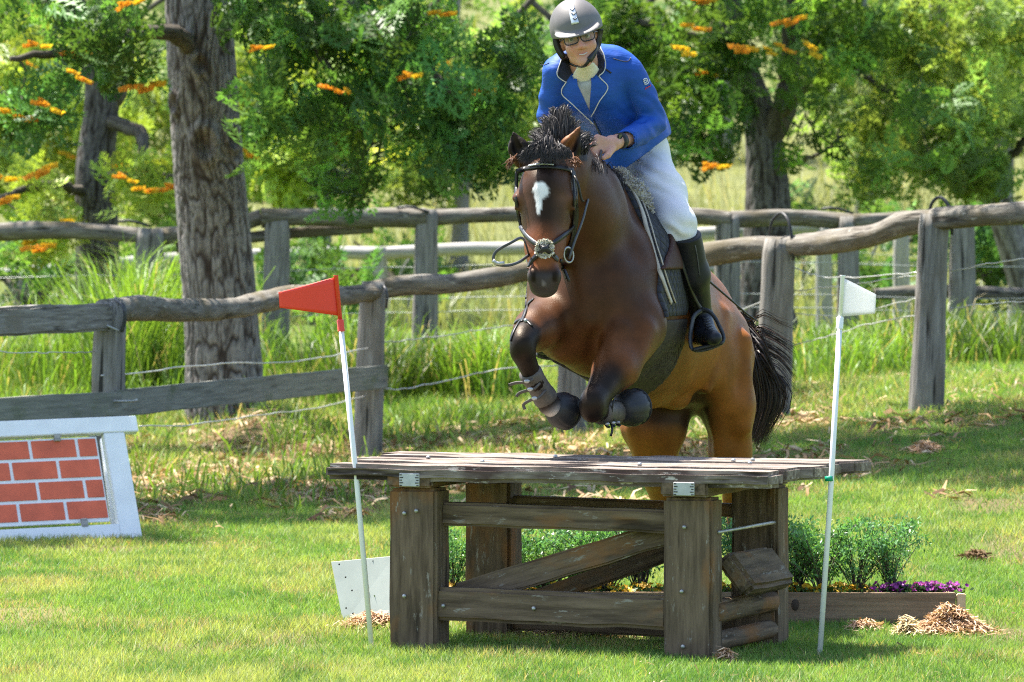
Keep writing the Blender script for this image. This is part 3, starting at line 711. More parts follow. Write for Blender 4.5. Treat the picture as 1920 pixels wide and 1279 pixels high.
DK = (.090, .200, .056); MD = (.10, .20, .045); LT = (.25, .36, .11); YG = (.28, .39, .08)
x0 = (430 - 960) / FPX * 40
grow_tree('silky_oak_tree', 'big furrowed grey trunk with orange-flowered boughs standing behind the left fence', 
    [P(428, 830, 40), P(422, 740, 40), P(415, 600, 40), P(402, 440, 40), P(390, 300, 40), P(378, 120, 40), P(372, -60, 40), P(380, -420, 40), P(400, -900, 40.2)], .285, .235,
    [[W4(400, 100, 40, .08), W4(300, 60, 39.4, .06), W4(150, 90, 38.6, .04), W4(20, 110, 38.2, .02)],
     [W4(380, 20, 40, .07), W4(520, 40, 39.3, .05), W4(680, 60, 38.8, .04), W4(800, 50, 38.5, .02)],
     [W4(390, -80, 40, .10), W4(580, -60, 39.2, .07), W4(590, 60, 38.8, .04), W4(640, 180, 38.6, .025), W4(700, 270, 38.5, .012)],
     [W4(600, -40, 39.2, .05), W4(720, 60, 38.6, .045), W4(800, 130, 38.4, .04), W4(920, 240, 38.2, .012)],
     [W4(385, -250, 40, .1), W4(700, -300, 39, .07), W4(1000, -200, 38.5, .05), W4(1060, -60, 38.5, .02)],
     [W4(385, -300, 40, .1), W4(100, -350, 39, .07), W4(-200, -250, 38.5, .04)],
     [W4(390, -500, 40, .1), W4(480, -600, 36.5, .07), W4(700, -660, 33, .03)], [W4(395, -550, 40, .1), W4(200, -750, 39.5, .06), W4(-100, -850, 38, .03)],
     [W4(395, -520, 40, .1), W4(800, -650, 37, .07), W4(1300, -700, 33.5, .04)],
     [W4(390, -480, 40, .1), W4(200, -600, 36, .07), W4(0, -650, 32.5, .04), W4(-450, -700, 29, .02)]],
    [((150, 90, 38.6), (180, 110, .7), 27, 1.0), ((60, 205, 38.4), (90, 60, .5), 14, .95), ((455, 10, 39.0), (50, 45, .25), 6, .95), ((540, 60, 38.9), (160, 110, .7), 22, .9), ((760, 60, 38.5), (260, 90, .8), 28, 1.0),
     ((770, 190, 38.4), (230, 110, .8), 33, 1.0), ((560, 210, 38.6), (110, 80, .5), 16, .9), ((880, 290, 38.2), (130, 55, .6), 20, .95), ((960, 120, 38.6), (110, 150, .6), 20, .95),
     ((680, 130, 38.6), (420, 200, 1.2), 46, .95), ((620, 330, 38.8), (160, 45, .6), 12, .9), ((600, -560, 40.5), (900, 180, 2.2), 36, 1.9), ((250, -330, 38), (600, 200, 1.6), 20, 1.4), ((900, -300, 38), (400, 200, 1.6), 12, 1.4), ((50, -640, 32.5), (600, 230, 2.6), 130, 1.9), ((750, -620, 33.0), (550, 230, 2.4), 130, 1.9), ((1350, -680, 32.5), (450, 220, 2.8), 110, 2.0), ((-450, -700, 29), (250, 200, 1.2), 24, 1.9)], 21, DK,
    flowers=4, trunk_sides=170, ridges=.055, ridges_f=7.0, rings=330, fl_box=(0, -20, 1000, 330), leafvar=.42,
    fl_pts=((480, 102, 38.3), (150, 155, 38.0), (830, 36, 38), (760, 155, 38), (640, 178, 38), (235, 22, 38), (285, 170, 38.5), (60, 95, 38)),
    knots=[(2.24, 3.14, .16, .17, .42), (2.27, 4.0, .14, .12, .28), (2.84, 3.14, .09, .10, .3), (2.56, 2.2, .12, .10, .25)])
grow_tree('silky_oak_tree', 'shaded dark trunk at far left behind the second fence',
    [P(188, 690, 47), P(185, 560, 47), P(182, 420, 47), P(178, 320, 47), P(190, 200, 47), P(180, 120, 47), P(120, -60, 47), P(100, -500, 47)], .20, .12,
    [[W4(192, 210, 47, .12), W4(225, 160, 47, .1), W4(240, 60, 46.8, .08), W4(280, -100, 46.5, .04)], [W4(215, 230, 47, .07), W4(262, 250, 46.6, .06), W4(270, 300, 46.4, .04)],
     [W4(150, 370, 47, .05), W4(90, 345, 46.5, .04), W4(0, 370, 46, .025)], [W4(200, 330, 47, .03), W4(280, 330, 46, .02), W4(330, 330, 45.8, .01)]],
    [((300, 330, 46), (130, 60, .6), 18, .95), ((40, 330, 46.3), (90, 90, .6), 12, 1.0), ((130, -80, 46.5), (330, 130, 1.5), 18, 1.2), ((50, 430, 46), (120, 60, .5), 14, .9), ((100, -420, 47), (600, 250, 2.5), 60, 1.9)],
    22, YG, flowers=4, fl_box=(-20, 60, 340, 480), fl_pts=((225, 340, 45.3), (280, 365, 45.3), (320, 362, 45.3), (85, 470, 45.3), (90, 325, 45.3), (20, 380, 45.3)), trunk_sides=80, ridges=.05, rings=140, bark=.5)  # trunk colour darkened to stand in for its shade
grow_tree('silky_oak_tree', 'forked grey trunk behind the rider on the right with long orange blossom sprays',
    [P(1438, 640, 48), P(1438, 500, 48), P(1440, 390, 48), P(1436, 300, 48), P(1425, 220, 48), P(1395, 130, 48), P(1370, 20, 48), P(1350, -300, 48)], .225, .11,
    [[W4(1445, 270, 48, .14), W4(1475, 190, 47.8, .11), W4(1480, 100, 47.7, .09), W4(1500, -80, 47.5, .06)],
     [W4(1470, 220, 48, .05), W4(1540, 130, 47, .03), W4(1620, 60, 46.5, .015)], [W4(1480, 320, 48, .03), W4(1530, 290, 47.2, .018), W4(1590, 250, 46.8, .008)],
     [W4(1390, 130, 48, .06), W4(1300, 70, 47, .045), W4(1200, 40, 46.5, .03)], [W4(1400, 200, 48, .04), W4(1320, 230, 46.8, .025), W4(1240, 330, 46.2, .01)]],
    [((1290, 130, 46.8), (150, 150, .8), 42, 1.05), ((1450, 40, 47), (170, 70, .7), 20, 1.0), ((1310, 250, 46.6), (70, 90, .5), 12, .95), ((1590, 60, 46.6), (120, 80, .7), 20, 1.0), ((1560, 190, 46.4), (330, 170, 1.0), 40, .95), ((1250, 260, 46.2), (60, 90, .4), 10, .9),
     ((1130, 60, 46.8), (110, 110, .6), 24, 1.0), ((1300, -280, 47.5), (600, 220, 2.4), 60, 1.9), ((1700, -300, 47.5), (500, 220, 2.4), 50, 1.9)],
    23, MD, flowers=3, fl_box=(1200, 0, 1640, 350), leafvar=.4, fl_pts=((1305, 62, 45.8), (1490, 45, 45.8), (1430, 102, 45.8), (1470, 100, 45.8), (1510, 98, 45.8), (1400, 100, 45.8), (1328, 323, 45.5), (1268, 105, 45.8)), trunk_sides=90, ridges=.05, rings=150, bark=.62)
grow_tree('leafy_tree', 'loose pale green tree spreading over the right end of the fences',
    [P(1960, 700, 50), P(1930, 560, 50), P(1880, 400, 50), P(1830, 280, 50), P(1780, 200, 50), P(1760, 40, 50), P(1750, -200, 50)], .16, .08,
    [[W4(1830, 280, 50, .05), W4(1700, 190, 49, .04), W4(1600, 130, 48.6, .02)], [W4(1860, 340, 50, .05), W4(1900, 290, 49, .04), W4(1980, 180, 48.6, .03)], [W4(1800, 240, 50, .04), W4(1680, 270, 49, .025), W4(1560, 320, 48.8, .01)], [W4(1775, 110, 50, .05), W4(1850, 60, 49, .03), W4(1930, 20, 48.8, .02)]],
    [((1720, 100, 49), (200, 130, 1.0), 46, 1.1), ((1640, 230, 48.8), (150, 90, .7), 30, 1.0), ((1830, 240, 48.8), (130, 140, .8), 36, 1.1), ((1870, 60, 48.8), (110, 110, .8), 26, 1.1), ((1850, 330, 48.6), (100, 60, .5), 22, 1.0), ((1700, 300, 48.6), (170, 70, .6), 30, .95), ((1600, 330, 48.4), (70, 50, .4), 10, .9), ((1800, -250, 50), (500, 200, 2.2), 40, 1.9)],
    24, LT, trunk_sides=40, ridges=.05, rings=80, leafvar=.3)

# trees and bushes further back on the slope
def far_tree(px, Y, h, wpx, n, col, seed, label, flowers=0, sc=1.7, low=False, group=None, cy_=150, ry_=190):
    x = (px - 960) / FPX * Y; g = G(x, Y); b = np.array([x, Y, g - .1]); top = b + np.array([0.2, 0, h * .75])
    cz = CAMH - 0  # crown centre in pixels
    cpy = HY - ((g + h * (.5 if low else .62)) - CAMH) / Y * FPX
    grow_tree('far_tree' if not low else 'bush', label, [b, b + np.array([.05, 0, h * .3]), b + np.array([-.05, 0, h * .5]), top], .016 * h if not low else .03, .008 * h if not low else .012,
        [[(*(b + np.array([0, 0, h * .4])), .05), (*(b + np.array([h * .25, 0, h * .65])), .03), (*(b + np.array([h * .4, 0, h * .7])), .01)], [(*(b + np.array([0, 0, h * .35])), .05), (*(b + np.array([-h * .25, .2, h * .6])), .03), (*(b + np.array([-h * .4, 0, h * .75])), .01)]],
        [((px, cpy if low else cy_, Y), (wpx, h * .45 / Y * FPX if low else ry_, 1.2), n, 1.0)], seed, col, flowers=flowers, sc=sc, trunk_sides=12, rings=20, leafvar=.35, group=group)
FT = [(40, 58, 5.5, 230, 56, YG, 'bright yellow-green flowering tree at far left behind the dark trunk', 8), (330, 61, 6.0, 220, 60, LT, 'sunlit green tree beyond the fences just right of the big trunk', 6),
      (600, 60, 5.8, 230, 62, YG, 'bright yellow-green tree beyond the fences above the red flag', 7), (860, 64, 6.2, 210, 54, LT, 'light green tree on the slope left of the rider', 4),
      (1130, 66, 6.5, 200, 44, MD, 'mid green tree on the slope directly behind the rider', 2), (1620, 70, 7.0, 250, 50, MD, 'dull green tree on the dry slope right of the forked trunk', 0), (1880, 68, 7.0, 220, 54, LT, 'pale green tree on the slope at the far right edge', 0),
      (200, 75, 9, 300, 50, MD, 'taller green tree higher on the hillside at upper left', 0), (750, 78, 9.5, 330, 54, YG, 'tall yellow-green tree higher on the hillside at upper centre', 0), (1350, 82, 10.5, 330, 50, MD, 'tall dull green tree high on the hillside behind the forked trunk', 0), (1780, 84, 10.5, 300, 50, LT, 'tall pale green tree high on the hillside at upper right', 0)]
for i, (px, Y, h, w, n, c, lb, fl) in enumerate(FT): far_tree(px, Y, h, w, int(n * (1.5 if i < 7 else 1.1)), c, 100 + i, lb, fl, cy_=(225 if i < 4 else 110 if i < 7 else 40), ry_=(190 if i < 4 else 160 if i < 7 else 130))
for i, (px, Y, h, w, n, c, lb) in enumerate([(60, 50, 1.3, 110, 20, DK, 'dark low bush under the second rail at far left'), (340, 57, 1.6, 120, 20, MD, 'leafy bush behind the big trunk between the fence rails'), (600, 50.5, 1.2, 120, 22, DK, 'dark bush under the second rail above the red flag'), (760, 58, 1.4, 90, 16, MD, 'small bush by the pale rear fence post'),
        (1640, 58, 1.7, 130, 20, DK, 'dark bush behind the white flag beyond the fences'), (1860, 52, 1.9, 130, 26, DK, 'dark shady bush behind the fence at far right'), (1500, 62, 1.5, 110, 14, MD, 'grey-green bush on the dry slope right of the forked trunk')]):
    far_tree(px, Y, h, w, n, c, 150 + i, lb, 0, 1.2, True)
# ------------------------------------------------------------------ the table jump
TU = np.array([.927, -.375, 0]); TV = np.array([.375, .927, 0]); TZ = np.array([0, 0, 1.])
T0 = np.array([.676, 19.93, 0])          # foot of the right front leg
def TT(u, v, z): return T0 + TU * u + TV * v + TZ * z
TB = thing('table_jump', TT(-.55, .35, 0), 'heavy dark timber cross-country table with weathered plank top under the horse', 'jump')
def leg(u, v, w, d, zt, lean=0.0):
    a = TT(u, v, -.06); b = TT(u + lean, v, zt)
    return beam('leg', a, b, d, w, M_TABLE, TB, up=tuple(TU), bev=.012, jitter=.0025, nx=10)
LS = 1.11
L1 = leg(0, 0, .195, .12, .600); L2 = leg(-LS, 0, .195, .14, .615)
L3 = leg(.02, .70, .19, .14, .615); L4 = leg(-LS + .02, .70, .19, .14, .615)
# bearers across the legs, with height plates
for u, zc in ((0, .6335), (-LS, .6475)):
    br = beam('bearer', TT(u, -.10, zc), TT(u, .84, zc + .012), .185, .058, M_TABLE, TB, bev=.008, jitter=.003, nx=10)
    pl = mk('height_plate', box_me('height_plate', .083, .004, .050, .002), M_PLATE, TB, frameM(TT(u + .004, -.108, zc + .001), TU))
    for s in (-1, 1):
        for k in range(5):
            l = .014 if k % 2 else .009
            mk('ruler_mark', box_me('ruler_mark', l, .002, .0035), M_LEATHER, pl, frameM(TT(u + .004 + s * (.039 - l / 2), -.1108, zc - .020 + .010 * k), TU))
# top boards, running the length of the table
topz = lambda v: .6775 + .014 * (v + .1) / .9
edges_v = [-.115, .055, .235, .42, .60, .79]
for k in range(5):
    v0, v1 = edges_v[k] + .004, edges_v[k + 1] - .004
    ul = -LS - .345 - .02 * k + .05 * (k % 2); ur = .36 + .02 * k - .03 * (k % 2)
    if k == 0: ul, ur = -LS - .345, .345
    vm = (v0 + v1) / 2
    b = beam('board', TT(ul, vm, topz(vm) + .003 * (k % 2) - (.006 if k == 0 else 0)), TT(ur, vm + (0 if k else .012), topz(vm) + .003 * (k % 2) - (.006 if k == 0 else 0)), v1 - v0, .050 if k else .062, M_TTOP, TB, bev=.016 if k == 0 else .008, jitter=.006, nx=40)
# bolts heads on top
for (u, v) in ((-.9, .12), (-.75, .5), (.0, .45), (.06, .5), (-.25, .1), (.12, .3), (-1.2, .3)):
    mk('bolt_head', tube_me('bolt_head', [(0, 0, 0), (0, 0, .008), (0, 0, .012)], [.009, .009, .004], 8), M_STEEL, TB, Matrix.Translation(Vector(TT(u, v, topz(v) + .028))))
# front rails and brace
beam('rail', TT(-LS + .09, .03, .515), TT(-.09, .03, .505), .07, .088, M_TABLE, TB, bev=.01, jitter=.004, nx=14)
beam('rail', TT(-LS + .085, -.005, .175), TT(-.09, -.005, .165), .085, .125, M_TABLE, TB, bev=.014, jitter=.004, nx=14)
beam('brace', TT(-.98, .10, .20), TT(-.08, .10, .475), .08, .095, M_TABLE, TB, bev=.008, jitter=.004, nx=14)
beam('rail', TT(-LS + .1, .70, .530), TT(-.07, .70, .515), .07, .05, M_TABLE, TB, bev=.008, nx=8)
beam('rail', TT(-LS + .1, .70, .07), TT(-.07, .70, .06), .07, .09, M_TABLE, TB, bev=.008, nx=8)
beam('brace', TT(-.98, .62, .12), TT(-.3, .62, .36), .05, .07, M_TABLE, TB, bev=.008, nx=8)
# right end: slanted cap timber and two round rails between the legs
capM = frameM(TT(.135, .33, .305), TV, TZ) @ Matrix.Rotation(math.radians(-38), 4, 'X')
mk('end_timber', box_me('end_timber', .46, .075, .17, .016, 2, .003, 10), M_TABLE, TB, capM)
tube_obj('end_rail', spline([TT(.075, .02, .17), TT(.08, .35, .175), TT(.085, .64, .172)], 14), .045, M_TABLE, TB, 12, rough=.05, flat=(1, .8))
tube_obj('end_rail', spline([TT(.06, .02, .055), TT(.07, .35, .06), TT(.08, .64, .065)], 14), .036, M_TABLE, TB, 12, rough=.05)
tube_obj('tie_rod', [TT(.1, .0, .47), TT(.1, .66, .475)], .007, M_STEEL, TB, 6)
def bolt(p, parent, r=.0085): mk('bolt', tube_me('bolt', [(0, 0, 0), (0, -.006, 0), (0, -.010, 0)], [r, r, r * .4], 8), M_STEEL, parent, Matrix.Translation(Vector(p)) @ Matrix.Rotation(math.radians(-22), 4, 'Z'))
for (u, z) in ((-.01, .49), (-.02, .25), (-.015, .045), (-LS - .03, .52), (-LS + .02, .53), (-LS - .03, .205)): bolt(TT(u, -.064 if u > -.5 else -.074, z), TB)
for u in (-.62, -.99, ): bolt(TT(u, -.049, .17), TB)

# ------------------------------------------------------------------ flag poles
def flagpole(px, base_py, top_px, top_py, Y, kind):
    lab = 'white pole leaning left with a red tapered flag, left of the jump' if kind == 'red' else 'white pole with a white tapered flag and green band, right of the jump'
    a, b = P(px, base_py, Y), P(top_px, top_py, Y); a[2] -= .04
    t = thing('flag_pole', P(px, base_py, Y), lab, 'flag')
    d = (b - a) / np.linalg.norm(b - a); s = Y / FPX
    mat = M_RED if kind == 'red' else M_WHITEP
    split = .875 if kind == 'red' else .88
    cpt = a + (b - a) * (1 - (90 if kind == 'red' else 85) / (base_py - top_py))
    tube_obj('pole', [a, a + (cpt - a) * .5 + np.array([.004, 0, 0]), cpt], .0105, M_WHITEP, t, 12)
    tube_obj('sleeve', [cpt - d * .022, cpt - d * .020, cpt - d * .02 + d * .002, cpt + d * .02, cpt + d * .024], [.0145, .0145, .0135, .0135, .010], mat, t, 12)
    tube_obj('flag_spine', [cpt, b, b + d * .004], [.0085, .0085, .011], mat, t, 10)
    return t, cpt, b, d, s
def flag_me(pts, bulge, thick=.004):
    # quad flag (4 corners) subdivided with a gentle wave
    n, m = 14, 8; v = []
    A, B, C, D = [np.asarray(p) for p in pts]
    for side in (-1, 1):
        for i in range(n + 1):
            for j in range(m + 1):
                s, t = i / n, j / m
                p = (A * (1 - s) + B * s) * (1 - t) + (D * (1 - s) + C * s) * t
                p = p + np.array([0, -1, 0]) * (bulge * math.sin(math.pi * s * 1.3) + side * thick / 2); v.append(p)
    o = (n + 1) * (m + 1); q = []
    for i in range(n):
        for j in range(m):
            k = i * (m + 1) + j
            q.append([k, k + 1, k + m + 2, k + m + 1]); q.append([o + k, o + k + m + 1, o + k + m + 2, o + k + 1])
    rim = [i * (m + 1) for i in range(n + 1)] + [n * (m + 1) + j for j in range(1, m + 1)] + [i * (m + 1) + m for i in range(n - 1, -1, -1)] + [j for j in range(m - 1, 0, -1)]
    for a, b in zip(rim, rim[1:] + rim[:1]): q.append([a, b, o + b, o + a])
    return np.array(v), np.array(q)
YR = 20.35; FR, cp_, tp_, d_, s_ = flagpole(697, 1198, 630, 518, YR, 'red')
v, q = flag_me([P(635, 592, YR), P(524, 577, YR + .03), P(522, 548, YR + .03), P(627, 520, YR)], .012); o0 = P(630, 560, YR)
mk('flag', mesh_np('flag', v - o0, q, None, None, True), plain('red_flag_sheet', (.80, .05, .025), .4, .04, 5), FR, Matrix.Translation(Vector(o0)))
YW = 20.05; FW, cp_, tp_, d_, s_ = flagpole(1536, 1222, 1580, 518, YW, 'white')
v, q = flag_me([P(1577, 594, YW), P(1641, 588, YW + .02), P(1643, 552, YW + .02), P(1581, 521, YW)], .008); o0 = P(1600, 560, YW)
mflag = vcol('white_flag_sheet', .5, .3, .5, (1, 1, 1)); 
mk('flag', mesh_np('flag', v - o0, q, np.tile([.82, .82, .82], (len(v), 1)), None, True), mflag, FW, Matrix.Translation(Vector(o0)))
gb = [P(1554.5, 893, YW), P(1555, 902, YW)]
tube_obj('green_band', [np.array(gb[1]) + [0, 0, 0], gb[0]], .0165, M_GREEN, FW, 12)

# ------------------------------------------------------------------ painted brick filler leaning at left
BY = 27.6
bo = P(262, 1008, BY); bo[2] = G(bo[0], BY)
brk = thing('brick_filler', bo, 'white framed show-jump filler painted with red bricks on the left lawn', 'jump filler')
ux = np.array([1.0, .42, .028]); ux /= np.linalg.norm(ux); un = np.array([.20, -1.0, 0]); un /= np.linalg.norm(un)
ln = math.radians(22); uz = np.array([-.115, 0, 0]) + TZ * math.cos(ln) - un * math.sin(ln); uz /= np.linalg.norm(uz)
uN = np.cross(ux, uz)
def BP(a, h, n=0): return bo + ux * a + uz * h + uN * n
def bbeam(name, a, b, w, t, mat, par, n=0, bev=.004): return beam(name, BP(*a, n), BP(*b, n), t, w, mat, par, up=tuple(uz if abs(a[1] - b[1]) < .05 else ux), bev=bev, jitter=.0, nx=2)
Wd = 1.95
bbeam('frame_rail', (-Wd - .03, .63), (.085, .63), .088, .05, M_WHITE, brk, .004)
bbeam('frame_rail', (-Wd + .11, .04), (-.105, .04), .08, .046, M_WHITE, brk)
bbeam('frame_post', (-.05, -.005), (-.05, .585), .115, .05, M_WHITE, brk)
bbeam('frame_post', (-Wd + .055, -.005), (-Wd + .055, .585), .115, .05, M_WHITE, brk)
mk('prop', box_me('prop', .62, .05, .03, .004), M_WHITE, brk, frameM(BP(-.06, .31) + np.array([-.06, .20, -.02]), uz * .8 + np.array([0, .35, 0])))
pan = bbeam('brick_panel', (-Wd + .13, .338), (-.145, .338), .47, .012, M_WHITE, brk, .0, .001)
rows = 4; bh = .096; bwid = .236
for r in range(rows):
    z = .338 - .235 + .010 + (r + .5) * .1145
    off = (-.145 - .008) - (.085 + (.058 * (3 - r) if r < 3 else 0) + (.0 if r % 2 else .0)) 
    xr = -.153
    first = [.212, .09, .215, .095][r] if True else 0
    x = xr
    wv = first
    while x > -Wd + .15:
        x2 = max(x - wv, -Wd + .138)
        if x - x2 > .02: mk('brick', box_me('brick', x - x2, .006, bh, .001), M_BRICK, pan, frameM(BP((x + x2) / 2, z, .008), ux, uz))
        x = x2 - .0185; wv = bwid
for a, h in ((-.36, .575), (-.29, .095), (-1.5, .575), (-1.5, .095)):
    mk('clip', box_me('clip', .034, .02, .045, .002), M_FAR, brk, frameM(BP(a, h, .018), ux, uz))

# ------------------------------------------------------------------ white board, planter, flowers, shrubs
wb = thing('white_board', P(680, 1165, 21.75), 'plain white tapered board standing at the left end of the planter', 'board')
A_ = [P(644, 1168, 21.75), P(738, 1168, 21.6), P(738, 1043, 21.68), P(621, 1054, 21.85)]; A_[0][2] = A_[1][2] = -.01
bm = bmesh.new(); vs = [bm.verts.new(p) for p in A_] + [bm.verts.new(p + np.array([0, .015, 0])) for p in A_]
for f in ((0, 1, 2, 3), (7, 6, 5, 4), (0, 4, 5, 1), (1, 5, 6, 2), (2, 6, 7, 3), (3, 7, 4, 0)): bm.faces.new([vs[i] for i in f])
me = bpy.data.meshes.new('panel'); bm.to_mesh(me); bm.free(); 
mk('panel', me, plain('off_white_board', (.42, .45, .41), .5, .12, 5), wb)
for (px, py) in ((636, 1058), (648, 1082), (660, 1107), (662, 1150), (649, 1140), (700, 1052)):
    mk('nail', tube_me('nail', [(0, 0, 0), (0, -.004, 0)], .004, 6), M_LEATHER, wb, Matrix.Translation(Vector(P(px, py, 21.74) + np.array([0, -.004, 0]))))

pyaw = np.array([1, -.03, 0]); pyaw /= np.linalg.norm(pyaw); pn_ = np.array([.03, 1, 0]); pn_ /= np.linalg.norm(pn_)
pc = P(1260, 1168, 21.68); pc[2] = 0
pl = thing('planter_box', pc, 'long low brown timber planter of flowers and shrubs behind the table', 'planter')
def PP(a, d, z): return pc + pyaw * a + pn_ * d + TZ * z
xl, xrr = -1.17, 1.15; hh = .125
beam('board', PP(xl, 0, hh / 2), PP(xrr, 0, hh / 2), .035, hh, M_PLANTER, pl, bev=.003, jitter=.001, nx=6)
beam('board', PP(xl, .30, hh / 2), PP(xrr, .30, hh / 2), .035, hh, M_PLANTER, pl, bev=.003, jitter=.001, nx=6)
beam('end_board', PP(xl + .02, .02, hh / 2), PP(xl + .02, .28, hh / 2), .035, hh - .004, M_CUT, pl, bev=.003, jitter=0, nx=2)
beam('end_board', PP(xrr - .02, .02, hh / 2), PP(xrr - .02, .28, hh / 2), .035, hh - .004, M_CUT, pl, bev=.003, jitter=0, nx=2)
beam('corner_block', PP(xrr + .022, -.0, .002), PP(xrr + .022, -.0, hh - .003), .04, .036, M_CUT, pl, up=(1, 0, 0), bev=.004, jitter=0, nx=2)
beam('corner_block', PP(xl - .022, -.0, .002), PP(xl - .022, -.0, hh - .003), .04, .036, M_CUT, pl, up=(1, 0, 0), bev=.004, jitter=0, nx=2)
mk('soil', box_me('soil', xrr - xl - .05, .25, .09, 0, 1, .0), plain('potting_soil', (.05, .035, .025), .95, .4, 40, bstr=.8, bs=40), pl, frameM(PP(0, .15, .05), pyaw))
mk('wood_knot', tube_me('wood_knot', [(0, 0, 0), (0, -.003, 0)], [.016, .014], 10), plain('knot', (.045, .03, .02), .8), pl, Matrix.Translation(Vector(PP(.50, -.018, .075))) @ Matrix.Scale(1.5, 4, (0, 0, 1)))

M_SHRUB = vcol('shrub_leaves', .4, .45, .38)
def shrub_mesh(rng, h, w, nstem, nleaf, colr):
    st = Geo(); lf = Geo()
    for k in range(nstem):
        a = rng.uniform(0, 6.28); rr = w * rng.uniform(.2, 1.0); top = np.array([math.cos(a) * rr, math.sin(a) * rr * .7, h * rng.uniform(.65, 1.08)])
        p = spline([np.array([rng.normal(0, .012), rng.normal(0, .012), 0]), top * np.array([.35, .35, .5]), top + np.array([0, 0, 0]), top + np.array([math.cos(a) * .03, math.sin(a) * .03, -.01])], 12)
        v, fl, g = tube(p, np.linspace(.003, .001, 12), 4); st.add2(v, fl, g)
        side = []
        for j in range(3, 12):
            for s in range(2):
                d = rng.normal(0, 1, 3); d[2] = abs(d[2]) * .5 + .1; d /= np.linalg.norm(d); l = rng.uniform(.03, .075) * (1 - .3 * j / 12)
                side.append((p[j], p[j] + d * l))
        m = max(4, nleaf // (len(side)))
        for (a0, b0) in side:
            t = rng.random(m)[:, None]; c = a0 + (b0 - a0) * t + rng.normal(0, .009, (m, 3))
            d = rng.normal(0, 1, (m, 3)); d /= np.linalg.norm(d, axis=1)[:, None]; l = rng.uniform(.006, .012, (m, 1)); s = np.cross(d, rng.normal(0, 1, (m, 3))); s /= np.linalg.norm(s, axis=1)[:, None] + 1e-9
            v = np.stack([c, c + d * l + s * l * .38, c + d * l * 2, c + d * l - s * l * .38], 1).reshape(-1, 3)
            col = np.repeat(np.asarray(colr) * rng.uniform(.6, 1.5, (m, 1)), 4, 0)
            lf.add(v, np.arange(4 * m).reshape(m, 4), None, col)
    return st.mesh('stems'), lf.mesh('foliage')
sh = [shrub_mesh(np.random.default_rng(40 + k), (.25, .22, .27, .24, .20)[k], (.20, .24, .19, .26, .22)[k], 24, 100, ((.10, .25, .085), (.12, .28, .08), (.085, .22, .08), (.11, .26, .10), (.13, .27, .075))[k]) for k in range(5)]
ordn = ['first', 'second', 'third', 'fourth', 'fifth', 'sixth', 'seventh', 'eighth', 'ninth', 'tenth', 'eleventh']
spx = [852, 962, 1022, 1080, 1140, 1200, 1385, 1490, 1540, 1605, 1670]
for i, px in enumerate(spx):
    Yp = pc[1] + .13 + .03 * (i % 2); x = (px - 960) / FPX * Yp
    hs = (.82, .78, .85, .92, .95, 1.0, .9, 1.08, .95, .95, .86)[i]
    t = thing('feathery_shrub', (x, Yp, .09), 'feathery green shrub, %s from the left along the timber planter' % ordn[i], 'shrub', 'feathery shrubs in the planter')
    R = Matrix.Translation((x, Yp, .09)) @ Matrix.Rotation(i * 1.7, 4, 'Z') @ Matrix.Diagonal((hs * (1.0 + .2 * (i % 3)), hs, hs * 1.28, 1))
    mk('stems', sh[(i * 2) % 5][0], M_TWIG, t, R); mk('foliage', sh[(i * 2) % 5][1], M_SHRUB, t, R)
M_PETAL = vcol('flower_petals', .5, .3, .3)
def flower_clump(rng, n, w, h, cols, leafc):
    g = Geo()
    for k in range(n):
        c = np.array([rng.normal(0, w * .5), rng.normal(0, w * .4), h * rng.uniform(.45, 1.0)]); up = np.array([rng.normal(0, .5), -.6 + rng.normal(0, .4), 1.0]); up /= np.linalg.norm(up)
        a = np.cross(up, [1, 0, 0]); a /= np.linalg.norm(a); b = np.cross(up, a); r = rng.uniform(.009, .014); vv = [c - up * .003]; ff = []
        for p in range(5):
            th = p * 1.2566; d = a * math.cos(th) + b * math.sin(th); e = -a * math.sin(th) + b * math.cos(th); i = len(vv)
            vv += [c + d * r * .6 + e * r * .5, c + d * r * 1.1 + up * .002, c + d * r * .6 - e * r * .5]; ff.append([0, i, i + 1, i + 2])
        g.add(np.array(vv), np.array(ff), None, np.asarray(cols[rng.integers(0, len(cols))]) * rng.uniform(.7, 1.2))
    m = n * 5; c = np.stack([rng.normal(0, w * .55, m), rng.normal(0, w * .45, m), h * rng.uniform(0, .75, m)], -1); d = rng.normal(0, 1, (m, 3)); d[:, 2] = abs(d[:, 2]); d /= np.linalg.norm(d, axis=1)[:, None]
    s = np.cross(d, rng.normal(0, 1, (m, 3))); s /= np.linalg.norm(s, axis=1)[:, None]; l = rng.uniform(.012, .024, (m, 1))
    g.add(np.stack([c, c + d * l * .5 + s * l * .3, c + d * l, c + d * l * .5 - s * l * .3], 1).reshape(-1, 3), np.arange(4 * m).reshape(m, 4), None, np.repeat(np.asarray(leafc) * rng.uniform(.6, 1.4, (m, 1)), 4, 0))
    return g.mesh('flower_clump')
PURC, YELC = ((.30, .03, .27), (.22, .02, .24), (.42, .07, .36)), ((.70, .42, .02), (.62, .34, .02))
def flower_row(name, label, spots, n, w, h, cols, leafc, seed):
    rng = np.random.default_rng(seed); g = Geo(); o = None
    for (px, d) in spots:
        Yp = pc[1] + d; p = np.array([(px - 960) / FPX * Yp, Yp, .094]); o = p if o is None else o
        me = flower_clump(rng, n, w, h, cols, leafc); k = len(me.vertices); co = np.zeros(k * 3, dtype=np.float32); me.vertices.foreach_get('co', co)
        at = np.zeros(k * 4, dtype=np.float32); me.attributes['col'].data.foreach_get('color', at)
        g.add(co.reshape(-1, 3) + (p - o), np.array([list(f.vertices) for f in me.polygons]), None, at.reshape(-1, 4)[:, :3]); bpy.data.meshes.remove(me)
    ob = mk(name, g.mesh(name), M_PETAL, None, Matrix.Translation(Vector(o))); tag(ob, label, 'flowers', kind='stuff')
